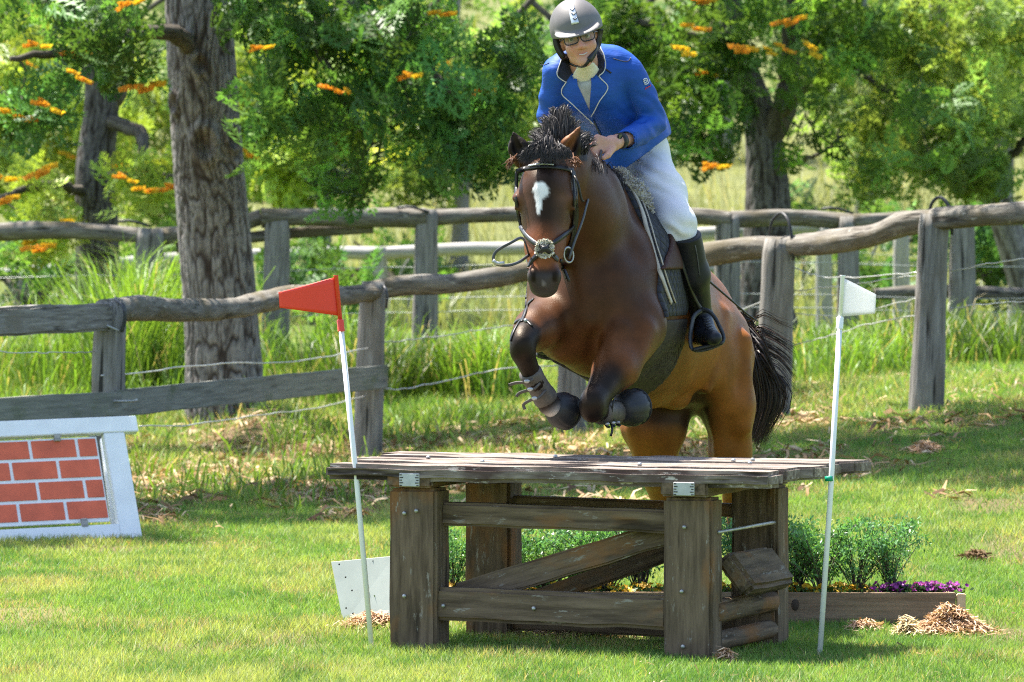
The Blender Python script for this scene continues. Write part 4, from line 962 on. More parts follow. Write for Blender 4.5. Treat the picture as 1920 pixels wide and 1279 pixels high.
flower_row('purple_flowers', 'band of small purple flowers at the right end of the planter', [(x, .06) for x in (1660, 1690, 1720, 1750, 1776)], 34, .055, .065, PURC, (.05, .11, .03), 60)
flower_row('purple_flowers', 'small purple flowers at the left end of the planter by the white board', [(724, .06), (734, .1)], 30, .045, .065, PURC, (.05, .11, .03), 61)
flower_row('yellow_flowers', 'row of small yellow flowers along the planter behind the table', [(x, .06 + .04 * (x % 3)) for x in range(770, 1645, 40)], 22, .07, .06, YELC, (.07, .15, .03), 62)
# ------------------------------------------------------------------ signed-distance modelling for horse and rider
class Field:
    def __init__(s, lo, hi, h):
        s.lo = np.asarray(lo, float); s.h = h; s.n = np.ceil((np.asarray(hi) - s.lo) / h).astype(int) + 1
        s.v = np.full(s.n, .3, dtype=np.float32); s.ax = [(s.lo[i] + h * np.arange(s.n[i])).astype(np.float32) for i in range(3)]
    def box(s, lo, hi):
        a = np.clip(np.floor((lo - s.lo) / s.h).astype(int), 0, s.n); b = np.clip(np.ceil((hi - s.lo) / s.h).astype(int) + 1, 0, s.n)
        return tuple(slice(a[i], b[i]) for i in range(3))
    def pts(s, sl): return s.ax[0][sl[0]][:, None, None], s.ax[1][sl[1]][None, :, None], s.ax[2][sl[2]][None, None, :]
    def comb(s, sl, d, k, cut=False):
        a = s.v[sl]; b = d.astype(np.float32)
        if cut: a = -a
        if k > 0:
            h = np.clip(.5 + .5 * (a - b) / k, 0, 1); r = a * (1 - h) + b * h - k * h * (1 - h)
        else: r = np.minimum(a, b)
        s.v[sl] = -r if cut else r
    def cone(s, a, b, ra, rb, k=.04, sq=None, cut=False):
        a, b = np.asarray(a, float), np.asarray(b, float); m = max(ra, rb) + k + s.h * 2
        sl = s.box(np.minimum(a, b) - m, np.maximum(a, b) + m); x, y, z = s.pts(sl)
        qx, qy, qz = x - a[0], y - a[1], z - a[2]; ba = b - a; f = 1.0
        if sq is not None:
            n, sc = np.asarray(sq[0], float), sq[1]; n = n / np.linalg.norm(n); dn = (qx * n[0] + qy * n[1] + qz * n[2]) * (1 / sc - 1)
            qx, qy, qz = qx + n[0] * dn, qy + n[1] * dn, qz + n[2] * dn; ba = ba + n * (ba @ n) * (1 / sc - 1); f = (1 + sc) / 2 if sc < 1 else 1
        t = np.clip((qx * ba[0] + qy * ba[1] + qz * ba[2]) / (ba @ ba + 1e-12), 0, 1)
        d = np.sqrt((qx - t * ba[0]) ** 2 + (qy - t * ba[1]) ** 2 + (qz - t * ba[2]) ** 2) - (ra + t * (rb - ra))
        s.comb(sl, d * f, k, cut)
    def chain(s, pts, k=.04, sq=None):
        for (a, ra), (b, rb) in zip(pts, pts[1:]): s.cone(a, b, ra, rb, k, sq)
    def ell(s, c, r, R=None, k=.04, cut=False):
        c = np.asarray(c, float); r = np.asarray(r, float); m = r.max() + k + s.h * 2; sl = s.box(c - m, c + m); x, y, z = s.pts(sl)
        R = np.eye(3) if R is None else np.asarray(R)     # rows = local axes
        q = [(R[i][0] * (x - c[0]) + R[i][1] * (y - c[1]) + R[i][2] * (z - c[2])) for i in range(3)]
        k0 = np.sqrt(sum((q[i] / r[i]) ** 2 for i in range(3))); k1 = np.sqrt(sum((q[i] / r[i] ** 2) ** 2 for i in range(3))) + 1e-9
        s.comb(sl, k0 * (k0 - 1) / k1, k, cut)
    def plane(s, p, n):          # keep the side opposite to n
        n = np.asarray(n, float) / np.linalg.norm(n); x, y, z = [g[...] for g in s.pts((slice(None),) * 3)]
        d = (x - p[0]) * n[0] + (y - p[1]) * n[1] + (z - p[2]) * n[2]; s.v = np.maximum(s.v, d.astype(np.float32))
    def nets(s, smooth=1):
        v = s.v; ins = v < 0; c = np.zeros(np.array(v.shape) - 1, dtype=np.uint8); n = v.shape
        offs = [(i, j, k) for i in (0, 1) for j in (0, 1) for k in (0, 1)]
        for (i, j, k) in offs: c += ins[i:n[0] - 1 + i, j:n[1] - 1 + j, k:n[2] - 1 + k]
        act = (c > 0) & (c < 8); idx = np.argwhere(act); vid = np.full(act.shape, -1, dtype=np.int32); vid[act] = np.arange(len(idx))
        val = [v[idx[:, 0] + o[0], idx[:, 1] + o[1], idx[:, 2] + o[2]] for o in offs]; pos = np.zeros((len(idx), 3)); cnt = np.zeros(len(idx))
        for a in range(8):
            for b in range(a + 1, 8):
                oa, ob = np.array(offs[a]), np.array(offs[b])
                if np.abs(oa - ob).sum() != 1: continue
                cr = (val[a] < 0) != (val[b] < 0); t = np.where(cr, val[a] / (val[a] - val[b] + 1e-20), 0)
                pos += np.where(cr[:, None], oa + (ob - oa) * t[:, None], 0); cnt += cr
        verts = s.lo + s.h * (idx + pos / cnt[:, None]); F = []
        for ax in range(3):
            o1, o2 = (ax + 1) % 3, (ax + 2) % 3
            lo = [slice(None)] * 3; hi = [slice(None)] * 3; lo[ax] = slice(0, n[ax] - 1); hi[ax] = slice(1, n[ax])
            sg = ins[tuple(lo)] != ins[tuple(hi)]; e = np.argwhere(sg)
            e = e[(e[:, o1] > 0) & (e[:, o2] > 0) & (e[:, o1] < n[o1] - 1) & (e[:, o2] < n[o2] - 1)]
            fl = ins[e[:, 0], e[:, 1], e[:, 2]]
            def cell(d1, d2):
                q = e.copy(); q[:, o1] += d1; q[:, o2] += d2; return vid[q[:, 0], q[:, 1], q[:, 2]]
            q = np.stack([cell(-1, -1), cell(0, -1), cell(0, 0), cell(-1, 0)], -1); q = np.where(fl[:, None], q, q[:, ::-1]); F.append(q)
        F = np.concatenate(F)
        for _ in range(smooth):
            acc = np.zeros_like(verts); ct = np.zeros(len(verts))
            for i in range(4):
                a, b = F[:, i], F[:, (i + 1) % 4]
                for d in range(3): acc[:, d] += np.bincount(a, verts[b, d], len(verts)) + np.bincount(b, verts[a, d], len(verts))
                ct += np.bincount(a, minlength=len(verts)) + np.bincount(b, minlength=len(verts))
            verts = verts * .5 + .5 * acc / np.maximum(ct, 1)[:, None]
        return verts, F
def lerp3(a, b, t): return np.asarray(a) * (1 - t) + np.asarray(b) * t
def blend(c, col, w): return c * (1 - w[:, None]) + np.asarray(col) * w[:, None]

# ------------------------------------------------------------------ horse
HN = np.array([.96, -.28, 0]); HF = np.array([-.28, -.96, 0]); HR = np.array([HN, HF, [0, 0, 1]])   # lateral, forward, up
lo = P(930, 1150, 20.4); lo = np.array([-.06, 20.40, -.02]); hi = np.array([1.10, 23.05, 2.06])
H = Field(lo, hi, .0080)
# trunk
H.ell(P(1118, 570, 21.22), (.235, .27, .29), HR, .06)
H.cone(P(1150, 547, 21.5), P(1205, 605, 21.95), .375, .33, .08, (HN, .70))
H.cone(P(1205, 605, 21.95), P(1265, 640, 22.35), .325, .29, .08, (HN, .80))
H.ell(P(1290, 655, 22.5), (.265, .33, .265), HR, .10)
H.cone(P(1185, 400, 21.75), P(1290, 555, 22.5), .10, .12, .12)                     # loin / back
H.ell(P(1200, 555, 21.32), (.10, .20, .24), HR, .08); H.ell(P(1042, 555, 21.32), (.10, .20, .24), HR, .08)     # shoulders
H.ell(P(1165, 620, 21.08), (.10, .10, .13), HR, .07); H.ell(P(1062, 615, 21.08), (.10, .10, .13), HR, .07)     # pectorals
# neck
H.chain([(P(1125, 490, 21.35), .24), (P(1095, 405, 21.12), .19), (P(1064, 335, 20.95), .130)], .08, (HN, .70))
H.cone(P(1165, 395, 21.5), P(1078, 300, 21.0), .075, .07, .09, (HN, .7))
# head
HH = np.array([[.985, -.17, 0], [.17, .985, 0], [0, 0, 1.]])
H.ell(P(1024, 345, 20.84), (.098, .11, .105), HH, .05)
H.cone(P(1022, 372, 20.80), P(1021, 465, 20.74), .104, .071, .04, (HH[1], .92))
H.cone(P(1021, 462, 20.74), P(1020, 526, 20.68), .068, .056, .04)
H.ell(P(1034, 405, 20.94), (.082, .11, .125), HH, .05)
H.cone(P(1030, 445, 20.90), P(1022, 535, 20.76), .06, .035, .05)
H.ell(P(1020, 540, 20.69), (.050, .05, .036), HH, .025)
H.cone(P(1021, 345, 20.735), P(1020, 480, 20.665), .028, .02, .06)              # nasal ridge
for ex, ey, sx in ((975, 371, -1), (1067, 373, 1)): H.ell(P(ex, ey, 20.80), (.030, .045, .022), HH, .03)
for cx, cy in ((1001, 440), (1046, 440)): H.cone(P(cx - (8 if cx < 1020 else -12), 415, 20.80), P(cx, 465, 20.74), .022, .012, .03)   # facial crest
for ex, sx in ((972, -1), (1070, 1)): H.cone(P(ex - 5, 390, 20.785), P(ex + 5, 391, 20.775), .010, .010, .012)
for nx, sx in ((1001, -1), (1040, 1)):
    H.ell(P(nx, 518, 20.655), (.026, .032, .034), HH, .02)
    H.cone(P(nx + sx * 3, 511, 20.622), P(nx - sx * 3, 527, 20.612), .0085, .0075, .006, None, True)
H.cone(P(1006, 545, 20.635), P(1036, 544, 20.635), .004, .004, .006, None, True)  # mouth line
# ears
def ear(base, mid, tip, side):
    b, m, t = P(*base), P(*mid), P(*tip); n = (0, 1, 0)
    H.cone(b, m, .036, .041, .02, (n, .62)); H.cone(m, t, .041, .006, .012, (n, .55))
    off = np.array([side * .006, -.016, .004])
    H.cone(m + off - (m - b) * .2, t + off * .6, .020, .003, .006, None, True)
ear((979, 300, 20.86), (972, 278, 20.86), (961, 245, 20.86), -1)
ear((1060, 300, 20.88), (1070, 274, 20.88), (1087, 238, 20.88), 1)
# fore legs (horse's left = image right)
H.chain([(P(1192, 612, 21.15), .125), (P(1152, 692, 20.92), .078), (P(1120, 742, 20.78), .053)], .05)
H.ell(P(1111, 758, 20.735), (.052, .056, .066), None, .03)
H.chain([(P(1112, 770, 20.75), .044), (P(1140, 772, 20.87), .036), (P(1165, 770, 20.98), .037)], .025)
H.chain([(P(1168, 769, 21.0), .043), (P(1182, 766, 21.06), .042), (P(1192, 764, 21.09), .055)], .02)
H.chain([(P(1040, 592, 21.12), .105), (P(1005, 618, 20.86), .078), (P(984, 632, 20.70), .056)], .05)
H.ell(P(979, 648, 20.655), (.048, .055, .062), None, .03)
H.chain([(P(981, 664, 20.66), .044), (P(1003, 715, 20.72), .034), (P(1028, 757, 20.78), .036)], .025)
H.chain([(P(1030, 758, 20.78), .043), (P(1042, 768, 20.83), .040), (P(1055, 772, 20.88), .055)], .02)
# hind legs
H.chain([(P(1245, 700, 22.45), .165), (P(1226, 798, 22.33), .130), (P(1229, 872, 22.40), .082), (P(1252, 950, 22.62), .056), (P(1266, 985, 22.75), .058), (P(1285, 1040, 22.72), .036), (P(1296, 1088, 22.68), .040), (P(1298, 1112, 22.62), .042), (P(1300, 1130, 22.58), .056)], .05)
H.chain([(P(1345, 675, 22.5), .145), (P(1366, 760, 22.38), .108), (P(1369, 850, 22.42), .082), (P(1385, 940, 22.65), .056), (P(1392, 985, 22.8), .058), (P(1400, 1040, 22.78), .036), (P(1408, 1088, 22.74), .040), (P(1410, 1112, 22.68), .042), (P(1412, 1130, 22.64), .056)], .05)
H.ell(P(1240, 700, 22.3), (.07, .08, .10), HR, .08); H.ell(P(1345, 705, 22.28), (.06, .09, .12), HR, .08)       # stifles
H.ell(P(1268, 752, 22.1), (.035, .07, .03), HR, .06)                                        # sheath
# muscle grooves
H.cone(P(1112, 575, 20.92), P(1112, 680, 21.02), .012, .012, .05, None, True)
H.cone(P(1352, 590, 22.28), P(1326, 730, 22.14), .022, .018, .05); H.cone(P(1388, 640, 22.36), P(1392, 800, 22.32), .05, .035, .035); H.cone(P(1345, 770, 22.30), P(1352, 850, 22.34), .04, .03, .03)
H.cone(P(1180, 700, 20.93), P(1205, 620, 21.04), .035, .05, .03); H.cone(P(1132, 690, 20.88), P(1160, 620, 20.98), .03, .045, .03)
H.cone(P(1075, 470, 21.0), P(1100, 600, 20.98), .03, .04, .06); H.cone(P(1135, 350, 21.16), P(1180, 500, 21.26), .05, .06, .06)
H.cone(P(1190, 800, 22.24), P(1210, 880, 22.32), .03, .03, .03); H.cone(P(1258, 790, 22.26), P(1248, 880, 22.34), .03, .025, .03)
for k in range(5): H.cone(P(1262 + 12 * k, 560 + 14 * k, 21.86 + .08 * k), P(1262 + 9 * k, 680 + 4 * k, 21.80 + .08 * k), .012, .012, .03)
_x, _y, _z = H.pts((slice(None),) * 3); H.v += (.005 * np.sin(_x * 21 + 1.3 * np.sin(_z * 13)) * np.sin(_y * 17 + 2) * np.sin(_z * 19 + 1) * sstep(_y, 20.95, 21.15)).astype(np.float32)
TRUNK = H.v.copy()
hv, hf = H.nets(1)
px, py = pix(hv); dep = hv[:, 1]
nz1 = fbm(hv * 7, 3); nz2 = fbm(hv * 22, 2)
bay, dark, ochre, black = np.array([.125, .041, .012]), np.array([.042, .018, .009]), np.array([.225, .077, .014]), np.array([.009, .007, .007])
s_ = (hv - P(1118, 570, 21.22)) @ HF                      # + forward
c = np.tile(bay, (len(hv), 1))
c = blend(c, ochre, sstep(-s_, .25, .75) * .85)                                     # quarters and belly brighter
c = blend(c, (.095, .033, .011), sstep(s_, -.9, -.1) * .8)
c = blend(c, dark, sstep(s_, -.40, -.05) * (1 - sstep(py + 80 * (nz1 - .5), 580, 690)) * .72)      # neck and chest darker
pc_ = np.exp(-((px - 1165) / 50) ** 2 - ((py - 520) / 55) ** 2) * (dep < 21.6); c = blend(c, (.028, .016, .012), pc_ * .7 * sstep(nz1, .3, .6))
# head: dark front, lighter cheeks
hdd = np.full(len(hv), 9.)
for a_, b_ in ((P(1030, 270, 20.86), P(1022, 400, 20.84)), (P(1022, 400, 20.84), P(1020, 560, 20.70))):
    t_ = np.clip(((hv - a_) @ (b_ - a_)) / ((b_ - a_) @ (b_ - a_)), 0, 1); hdd = np.minimum(hdd, np.linalg.norm(hv - a_ - t_[:, None] * (b_ - a_), axis=1))
hd = (hdd < .165) & (py < 566) & (dep < 20.98) & ~((py > 470) & (hdd > .15))
fr = np.exp(-((px - 1020 - (py - 380) * .02) / 34) ** 2) * (1 - sstep(py, 400, 480))
c = np.where(hd[:, None], blend(np.tile([.075, .030, .013], (len(hv), 1)), (.016, .009, .007), np.clip(fr * 1.1, 0, 1)), c)
brow = np.exp(-((px - 977) / 14) ** 2 - ((py - 372) / 12) ** 2) + np.exp(-((px - 1062) / 14) ** 2 - ((py - 373) / 11) ** 2); c = blend(c, (.15, .075, .055), hd * brow * .6)
ms = hd & (py > 405); c = np.where(ms[:, None], blend(c, (.19, .062, .026), sstep(py, 405, 455) * (1 - sstep(py, 496, 512)) * (.55 + .45 * np.exp(-((px - 1018) / 24) ** 2))), c)
mz = hd * sstep(py + 10 * (nz2 - .5), 496, 516); c = blend(c, (.022, .017, .017), mz); c = blend(c, (.16, .14, .13), hd * sstep(py, 545, 556) * .6)
st = np.exp(-((np.abs(px - 1013) / 15) ** 2.2) - (np.abs((py - 356) / 16) ** 2.2)) + .9 * np.exp(-((px - 1010 + (py - 380) * .05) / 5.5) ** 2 - ((py - 383) / 22) ** 2)
c = blend(c, (.78, .76, .74), hd * sstep(st + .35 * (nz2 - .5) + .45 * (fbm(hv * 70, 2) - .5), .34, .60))
nos = np.exp(-((np.abs(px - 1020.5) - 20) / 5.0) ** 4 - ((py - 519) / 9.5) ** 4); 
c = blend(c, (.048, .042, .042), hd * sstep(py, 505, 520) * .6); c = blend(c, (.004, .003, .003), hd * np.clip(nos * 1.3, 0, 1))
snip = np.exp(-((px - 1019) / 5) ** 2 - ((py - 532) / 8) ** 2); c = blend(c, (.20, .17, .16), hd * sstep(snip + .5 * (nz2 - .5), .4, .9) * .6)
eh = hd & (py < 302); c = np.where(eh[:, None], blend(np.tile([.17, .062, .024], (len(hv), 1)), (.012, .009, .008), np.clip(sstep(px + (py - 270) * .4, 1074, 1080) + (px < 1000), 0, 1)), c)
# black points on the legs
def axisd(pts):
    d = np.full(len(hv), 9.)
    for a, b in zip(pts, pts[1:]):
        a, b = np.asarray(a), np.asarray(b); t = np.clip(((hv - a) @ (b - a)) / ((b - a) @ (b - a)), 0, 1); d = np.minimum(d, np.linalg.norm(hv - a - t[:, None] * (b - a), axis=1))
    return d
l1 = axisd([P(1140, 712, 20.86), P(1111, 758, 20.735), P(1140, 772, 20.87), P(1192, 764, 21.09)]); l2 = axisd([P(984, 632, 20.70), P(979, 650, 20.655), P(1003, 715, 20.72), P(1055, 772, 20.88)])
c = blend(c, black, (1 - sstep(l1 + .05 * (nz1 - .5), .06, .105)) ); c = blend(c, black, (1 - sstep(l2 + .05 * (nz1 - .5), .055, .085)))
c = blend(c, black, (py > 960) * 1.0 * (dep > 22.0) * sstep(py, 950, 1010))
c = blend(c, (.75, .72, .70), np.exp(-((np.linalg.norm(hv - P(1036, 768, 20.78), axis=1)) / .035) ** 4) * (px < 1060) * (py > 745))
hind_shadow = 1.3 * np.exp(-((px - 1245) / 62) ** 2 - ((py - 772) / 34) ** 2) + 1.3 * np.exp(-((px - 1308) / 28) ** 2 - ((py - 775) / 55) ** 2); c = blend(c, (.018, .011, .009), np.clip(hind_shadow, 0, 1) * (dep > 22.12) * .92)  # shadow between the hind legs, painted into the coat colour
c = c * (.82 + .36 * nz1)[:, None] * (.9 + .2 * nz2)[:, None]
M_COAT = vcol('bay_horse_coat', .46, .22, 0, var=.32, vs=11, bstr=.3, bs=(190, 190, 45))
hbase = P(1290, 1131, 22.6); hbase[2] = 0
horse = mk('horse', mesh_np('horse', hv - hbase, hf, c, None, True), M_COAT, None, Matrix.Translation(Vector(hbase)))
tag(horse, 'bay horse with white star leaping over the table, forelegs tucked', 'horse')
HB = BVHTree.FromPolygons([tuple(q) for q in hv], [tuple(q) for q in hf.tolist()])
def onsurf(bvh, px, py, yd=21.0, off=.003):
    d = Vector(P(px, py, 30)) - Vector((0, 0, CAMH)); d.normalize(); h = bvh.ray_cast(Vector((0, 0, CAMH)), d)
    if h[0] is None: return P(px, py, yd), np.array([0, -1., 0])
    n = np.array(h[1]); n = n if n[1] < 0.3 else -n
    return np.array(h[0]) + n * off, n
def strap(name, pts, w, t, mat, parent, bvh=HB, off=.003, n=24, yd=20.8):
    pp = spline([(a, b, 0) for a, b in pts], n); q = [onsurf(bvh, a, b, yd, off) for a, b, _ in pp]
    p3 = np.array([a for a, _ in q]); nn = np.array([b for _, b in q])
    for _ in range(2): p3[1:-1] = (p3[:-2] + 2 * p3[1:-1] + p3[2:]) / 4; nn[1:-1] = (nn[:-2] + nn[1:-1] + nn[2:]); nn /= np.linalg.norm(nn, axis=1)[:, None]
    v, f = ribbon(p3, nn, w, t); o = p3[0]
    return mk(name, mesh_np(name, v - o, f), mat, parent, Matrix.Translation(Vector(o)))
def freetube(name, pts, r, mat, parent, n=24, sides=7, **k): return tube_obj(name, spline([P(*q) for q in pts], n), r, mat, parent, sides, **k)
def uvball(name, c, r, mat, parent, sc=(1, 1, 1), seg=12):
    bm = bmesh.new(); bmesh.ops.create_uvsphere(bm, u_segments=seg, v_segments=seg - 2, radius=r); me = bpy.data.meshes.new(name); bm.to_mesh(me); bm.free()
    for p in me.polygons: p.use_smooth = True
    return mk(name, me, mat, parent, Matrix.Translation(Vector(c)) @ Matrix.Diagonal((*sc, 1)))
M_EYE = plain('dark_eye', (.006, .004, .003), .25, .1, spec=.4)
uvball('eye', P(973, 381, 20.785), .0165, M_EYE, horse, (1, 1, .8)); uvball('eye', P(1069, 382, 20.785), .0165, M_EYE, horse, (1, 1, .8))
# hair: ribbons
def hair(name, roots_fn, n, seg, wid, mat, cols, rng, parent):
    g = Geo()
    for k in range(n):
        p = roots_fn(k); m = len(p); w = wid * rng.uniform(.5, 1.3) * np.interp(np.linspace(0, 1, m), [0, .5, 1], [1, .9, .15])
        nn = rng.normal(0, 1, 3) * .6 + np.array([0, -1, .2]); v, f = strip(p, np.tile(nn, (m, 1)), w)
        g.add(v, f, None, np.asarray(cols[rng.integers(0, len(cols))]) * rng.uniform(.6, 1.4))
    return mk(name, g.mesh(name, True, hbase), mat, parent, Matrix.Translation(Vector(hbase)))
M_COAT.node_tree.nodes['Principled BSDF'].inputs['Specular Tint'].default_value = (1, .72, .45, 1)
M_HAIR = vcol('horse_hair', .5, .28)
rg = np.random.default_rng(33)
def tail_strand(k):
    a = rg.random(); sp = rg.normal(0, 1)
    r0 = P(1330 + rg.normal(0, 8), 585 + rg.normal(0, 10), 22.86); r1 = P(1393 + 6 * rg.normal(), 625 + 14 * rg.normal(), 22.93)
    if a < .30: ctl = [(1425, 655 + 15 * sp), (1448 + 6 * sp, 690 + 20 * sp), (1462 + 8 * sp, 720 + 14 * sp)]
    elif a < .8: ctl = [(1418 + 8 * sp, 668 + 8 * sp), (1438 + 13 * sp, 715), (1440 + 14 * sp, 760), (1418 + 8 * sp, 822 + 10 * rg.normal())]
    else: ctl = [(1408 + 6 * sp, 690), (1418 + 12 * sp, 750), (1408 + 8 * sp, 815)]
    if rg.random() < .06: ctl = [(1425, 640 + 20 * sp), (1462, 660 + 22 * sp), (1492, 690 + 30 * sp)]
    dY = 22.95 + .05 * rg.normal()
    return spline([r0, r1] + [P(x + 2 * rg.normal(), y, dY) for x, y in ctl], 12)
hair('tail', tail_strand, 1500, 12, .0045, M_HAIR, ((.012, .009, .008), (.02, .013, .010), (.05, .026, .014)), rg, horse)
LOCKS = []
for k in range(90):
    u = rg.random(); x = 1016 + 70 * u + rg.normal(0, 4); y = 292 - 10 * math.sin(math.pi * u) + rg.normal(0, 4); Y = 20.90 + .12 * rg.random()
    cen = 1 - abs(x - 1050) / 55; hgt = (18 + 70 * max(cen, 0) ** 1.3 + 5 * rg.normal()) * rg.uniform(.7, 1.0); lean = 15 * (x - 1052) / 40 + 4 * rg.normal(); hook = (6 + 5 * rg.random()) * (1 if x > 1046 else -1)
    LOCKS.append([(x, y, Y), (x + lean * .25, y - hgt * .45, Y - .01), (x + lean * .7 + hook * .2, y - hgt * .85, Y + .01), (x + lean * 1.0 + hook * .8, y - hgt * .98, Y + .02), (x + lean * 1.1 + hook * 1.3, y - hgt * .94, Y + .02)])
for k in range(50):                                   # laid over the crest towards the withers
    t = rg.random(); x = 1082 + 70 * t + rg.normal(0, 4); y = 300 + 42 * t + rg.normal(0, 4); Y = 21.02 + .34 * t
    LOCKS.append([(x, y, Y), (x + 8, y - 8 + 3 * rg.normal(), Y - .04), (x + 15, y + 2, Y - .08), (x + 18, y + 16, Y - .10), (x + 17 + 3 * rg.normal(), y + 30 + 6 * rg.normal(), Y - .10)])
def mane_strand(k):
    L = LOCKS[(k * 7919) % len(LOCKS)]; e = rg.normal(0, 1, 2); n_ = len(L); fr = rg.uniform(.75, 1.0)
    pts = [P(q[0] + e[0] * (5.5 - 3.6 * i / (n_ - 1)), q[1] + e[1] * (4.0 - 2.4 * i / (n_ - 1)), q[2] + .008 * rg.normal()) for i, q in enumerate(L)]
    p = spline(pts, 12); return p[:max(6, int(12 * fr))]
hair('mane', mane_strand, 5200, 9, .0026, M_HAIR, ((.018, .015, .014), (.034, .028, .026), (.06, .05, .046)), rg, horse)
def fore_strand(k):
    u = rg.uniform(-1, 1); x = 1025 + 40 * u; 
    return spline([P(1035 + 12 * u, 262 + 10 * abs(u), 20.87), P(1027 + 30 * u, 262 + 26 * abs(u) + 6 * rg.normal(), 20.76), P(x + 6 * u, 286 + 6 * rg.normal(), 20.725), P(x + 10 * u + 4 * rg.normal() - 2, 300 + 6 * rg.normal(), 20.715)], 9)
hair('forelock', fore_strand, 1100, 9, .0030, M_HAIR, ((.016, .014, .014), (.028, .023, .022), (.045, .036, .033)), rg, horse)
def tuft(k):
    s = TS; bx, by = ((962, 300), (1073, 300))[s]; return spline([P(bx + rg.normal(0, 4), by + rg.normal(0, 6), 20.82), P(bx + (-6 if s == 0 else 8) + rg.normal(0, 3), by + 4 + rg.normal(0, 4), 20.79), P(bx + (-9 if s == 0 else 14) + 4 * rg.normal(), by + 12 + rg.normal(0, 5), 20.78)], 6)
TS = 0
for TS in (0, 1): hair('ear_tuft', tuft, 60, 6, .003, M_HAIR, ((.20, .08, .03), (.12, .05, .022)), rg, horse)

# tack
br = thing('bridle', P(1020, 320, 20.7), 'black leather bridle with crossed noseband and fleece pad on the horse head', 'bridle')
br2 = br
strap('browband', [(968, 322), (985, 317), (1020, 313), (1055, 316), (1074, 321)], .020, .006, M_LEATHER, br, off=.004)
strap('browband_trim', [(994, 314), (1015, 311), (1036, 312)], .009, .004, plain('silver_beads', (.6, .6, .6), .25, .3, 80, metal=.7, bstr=.6, bs=220), br, off=.0105)
strap('headpiece', [(1074, 321), (1079, 350), (1080, 385), (1080, 415), (1074, 445), (1066, 475)], .016, .005, M_LEATHER, br, yd=20.84)
strap('cheekpiece', [(1070, 322), (1073, 350), (1075, 385), (1074, 420), (1068, 455), (1062, 480)], .015, .005, M_LEATHER, br, off=.008, yd=20.82)
strap('headpiece', [(969, 322), (968, 350), (969, 380), (974, 410), (978, 432)], .014, .005, M_LEATHER, br, yd=20.84)
strap('noseband', [(976, 424), (988, 442), (1004, 456), (1021, 466), (1035, 478), (1050, 494), (1056, 505)], .018, .006, M_STRAPG, br, off=.005)
strap('noseband', [(1074, 424), (1060, 437), (1040, 453), (1021, 466), (1010, 478), (1000, 490), (994, 503)], .018, .006, M_LEATHER, br, off=.0095)
c0, n0 = onsurf(HB, 1021, 467, 20.65, .004)
fl = Geo(); rf = np.random.default_rng(9)
for k in range(2200):
    th = rf.uniform(0, 6.28); rr = .032 * math.sqrt(rf.random()); b = c0 + np.array([math.cos(th) * rr, -.004 + .10 * rr * rr, math.sin(th) * rr * 1.0]); d = np.array([math.cos(th) * .5 + rf.normal(0, .4), -.9, math.sin(th) * .5 + rf.normal(0, .4)]); d /= np.linalg.norm(d)
    p = np.array([b, b + d * .005, b + d * .008 + rf.normal(0, .003, 3)]); v, f = strip(p, np.tile(rf.normal(0, 1, 3), (3, 1)), .005); fl.add(v, f, None, np.array([.82, .77, .66]) * rf.uniform(.75, 1.15))
mk('fleece_pad', fl.mesh('fleece_pad', False, c0), vcol('cream_fleece', .9, .1), br, Matrix.Translation(Vector(c0)))
uvball('fleece_core', c0 + np.array([0, .006, 0]), .030, plain('cream_fleece_base', (.74, .68, .56), .95), br, (1, .35, 1))
uvball('noseband_disc', c0 + np.array([0, -.031, 0]), .012, M_LEATHER, br, (1.2, .5, 1))
for (x_, y_, X_, Y_) in ((1004, 456, 1038, 480), (1040, 453, 1008, 478)):
    a_, b_ = onsurf(HB, x_, y_, 20.7, .006)[0], onsurf(HB, X_, Y_, 20.7, .006)[0]; tube_obj('noseband_cross', spline([a_, c0 + np.array([0, -.030, 0]), b_], 12), .0085, M_LEATHER, br, 7, flat=(1, .4))
v, fl_, g = tube(np.array([[.024 * math.cos(a), 0, .030 * math.sin(a)] for a in np.linspace(0, 2 * math.pi, 21)]), .0042, 6, cap=False)
mk('bit_ring', mesh_np('bit_ring', v, fl_, None, None, True), M_STEEL, br, Matrix.Translation(Vector(P(1066, 478, 20.74))) @ Matrix.Rotation(.7, 4, 'Z') @ Matrix.Rotation(-.3, 4, 'Y'))
mk('bit_ring', bpy.data.meshes['bit_ring'], M_STEEL, br, Matrix.Translation(Vector(P(994, 482, 20.72))) @ Matrix.Rotation(-1.0, 4, 'Z'))
strap('chin_strap', [(1050, 488), (1058, 505), (1064, 522)], .014, .005, M_LEATHER, br, yd=20.72)
freetube('strap_end', [(1058, 506, 20.69), (1063, 517, 20.68), (1067, 528, 20.68)], .006, M_LEATHER, br, 6)
freetube('strap_end', [(1077, 330, 20.80), (1084, 345, 20.78), (1090, 372, 20.79), (1094, 378, 20.8)], .005, M_LEATHER, br, 10)
freetube('rein', [(1067, 486, 20.73), (1078, 452, 20.76), (1092, 415, 20.82), (1100, 385, 20.88), (1112, 345, 20.98), (1121, 318, 21.08), (1125, 298, 21.14), (1128, 282, 21.17)], .0068, M_STRAPG, br, 30, flat=(1, .5))
freetube('rein', [(992, 478, 20.68), (980, 447, 20.62), (958, 455, 20.58), (932, 470, 20.58), (925, 484, 20.58), (930, 495, 20.58), (950, 498, 20.58), (972, 492, 20.6), (992, 478, 20.68)], .0062, M_STRAPG, br, 40, flat=(1, .5))
freetube('rein_buckle', [(924, 488, 20.57), (930, 493, 20.57), (938, 494, 20.57), (946, 493, 20.57)], .008, M_STEEL, br, 8)

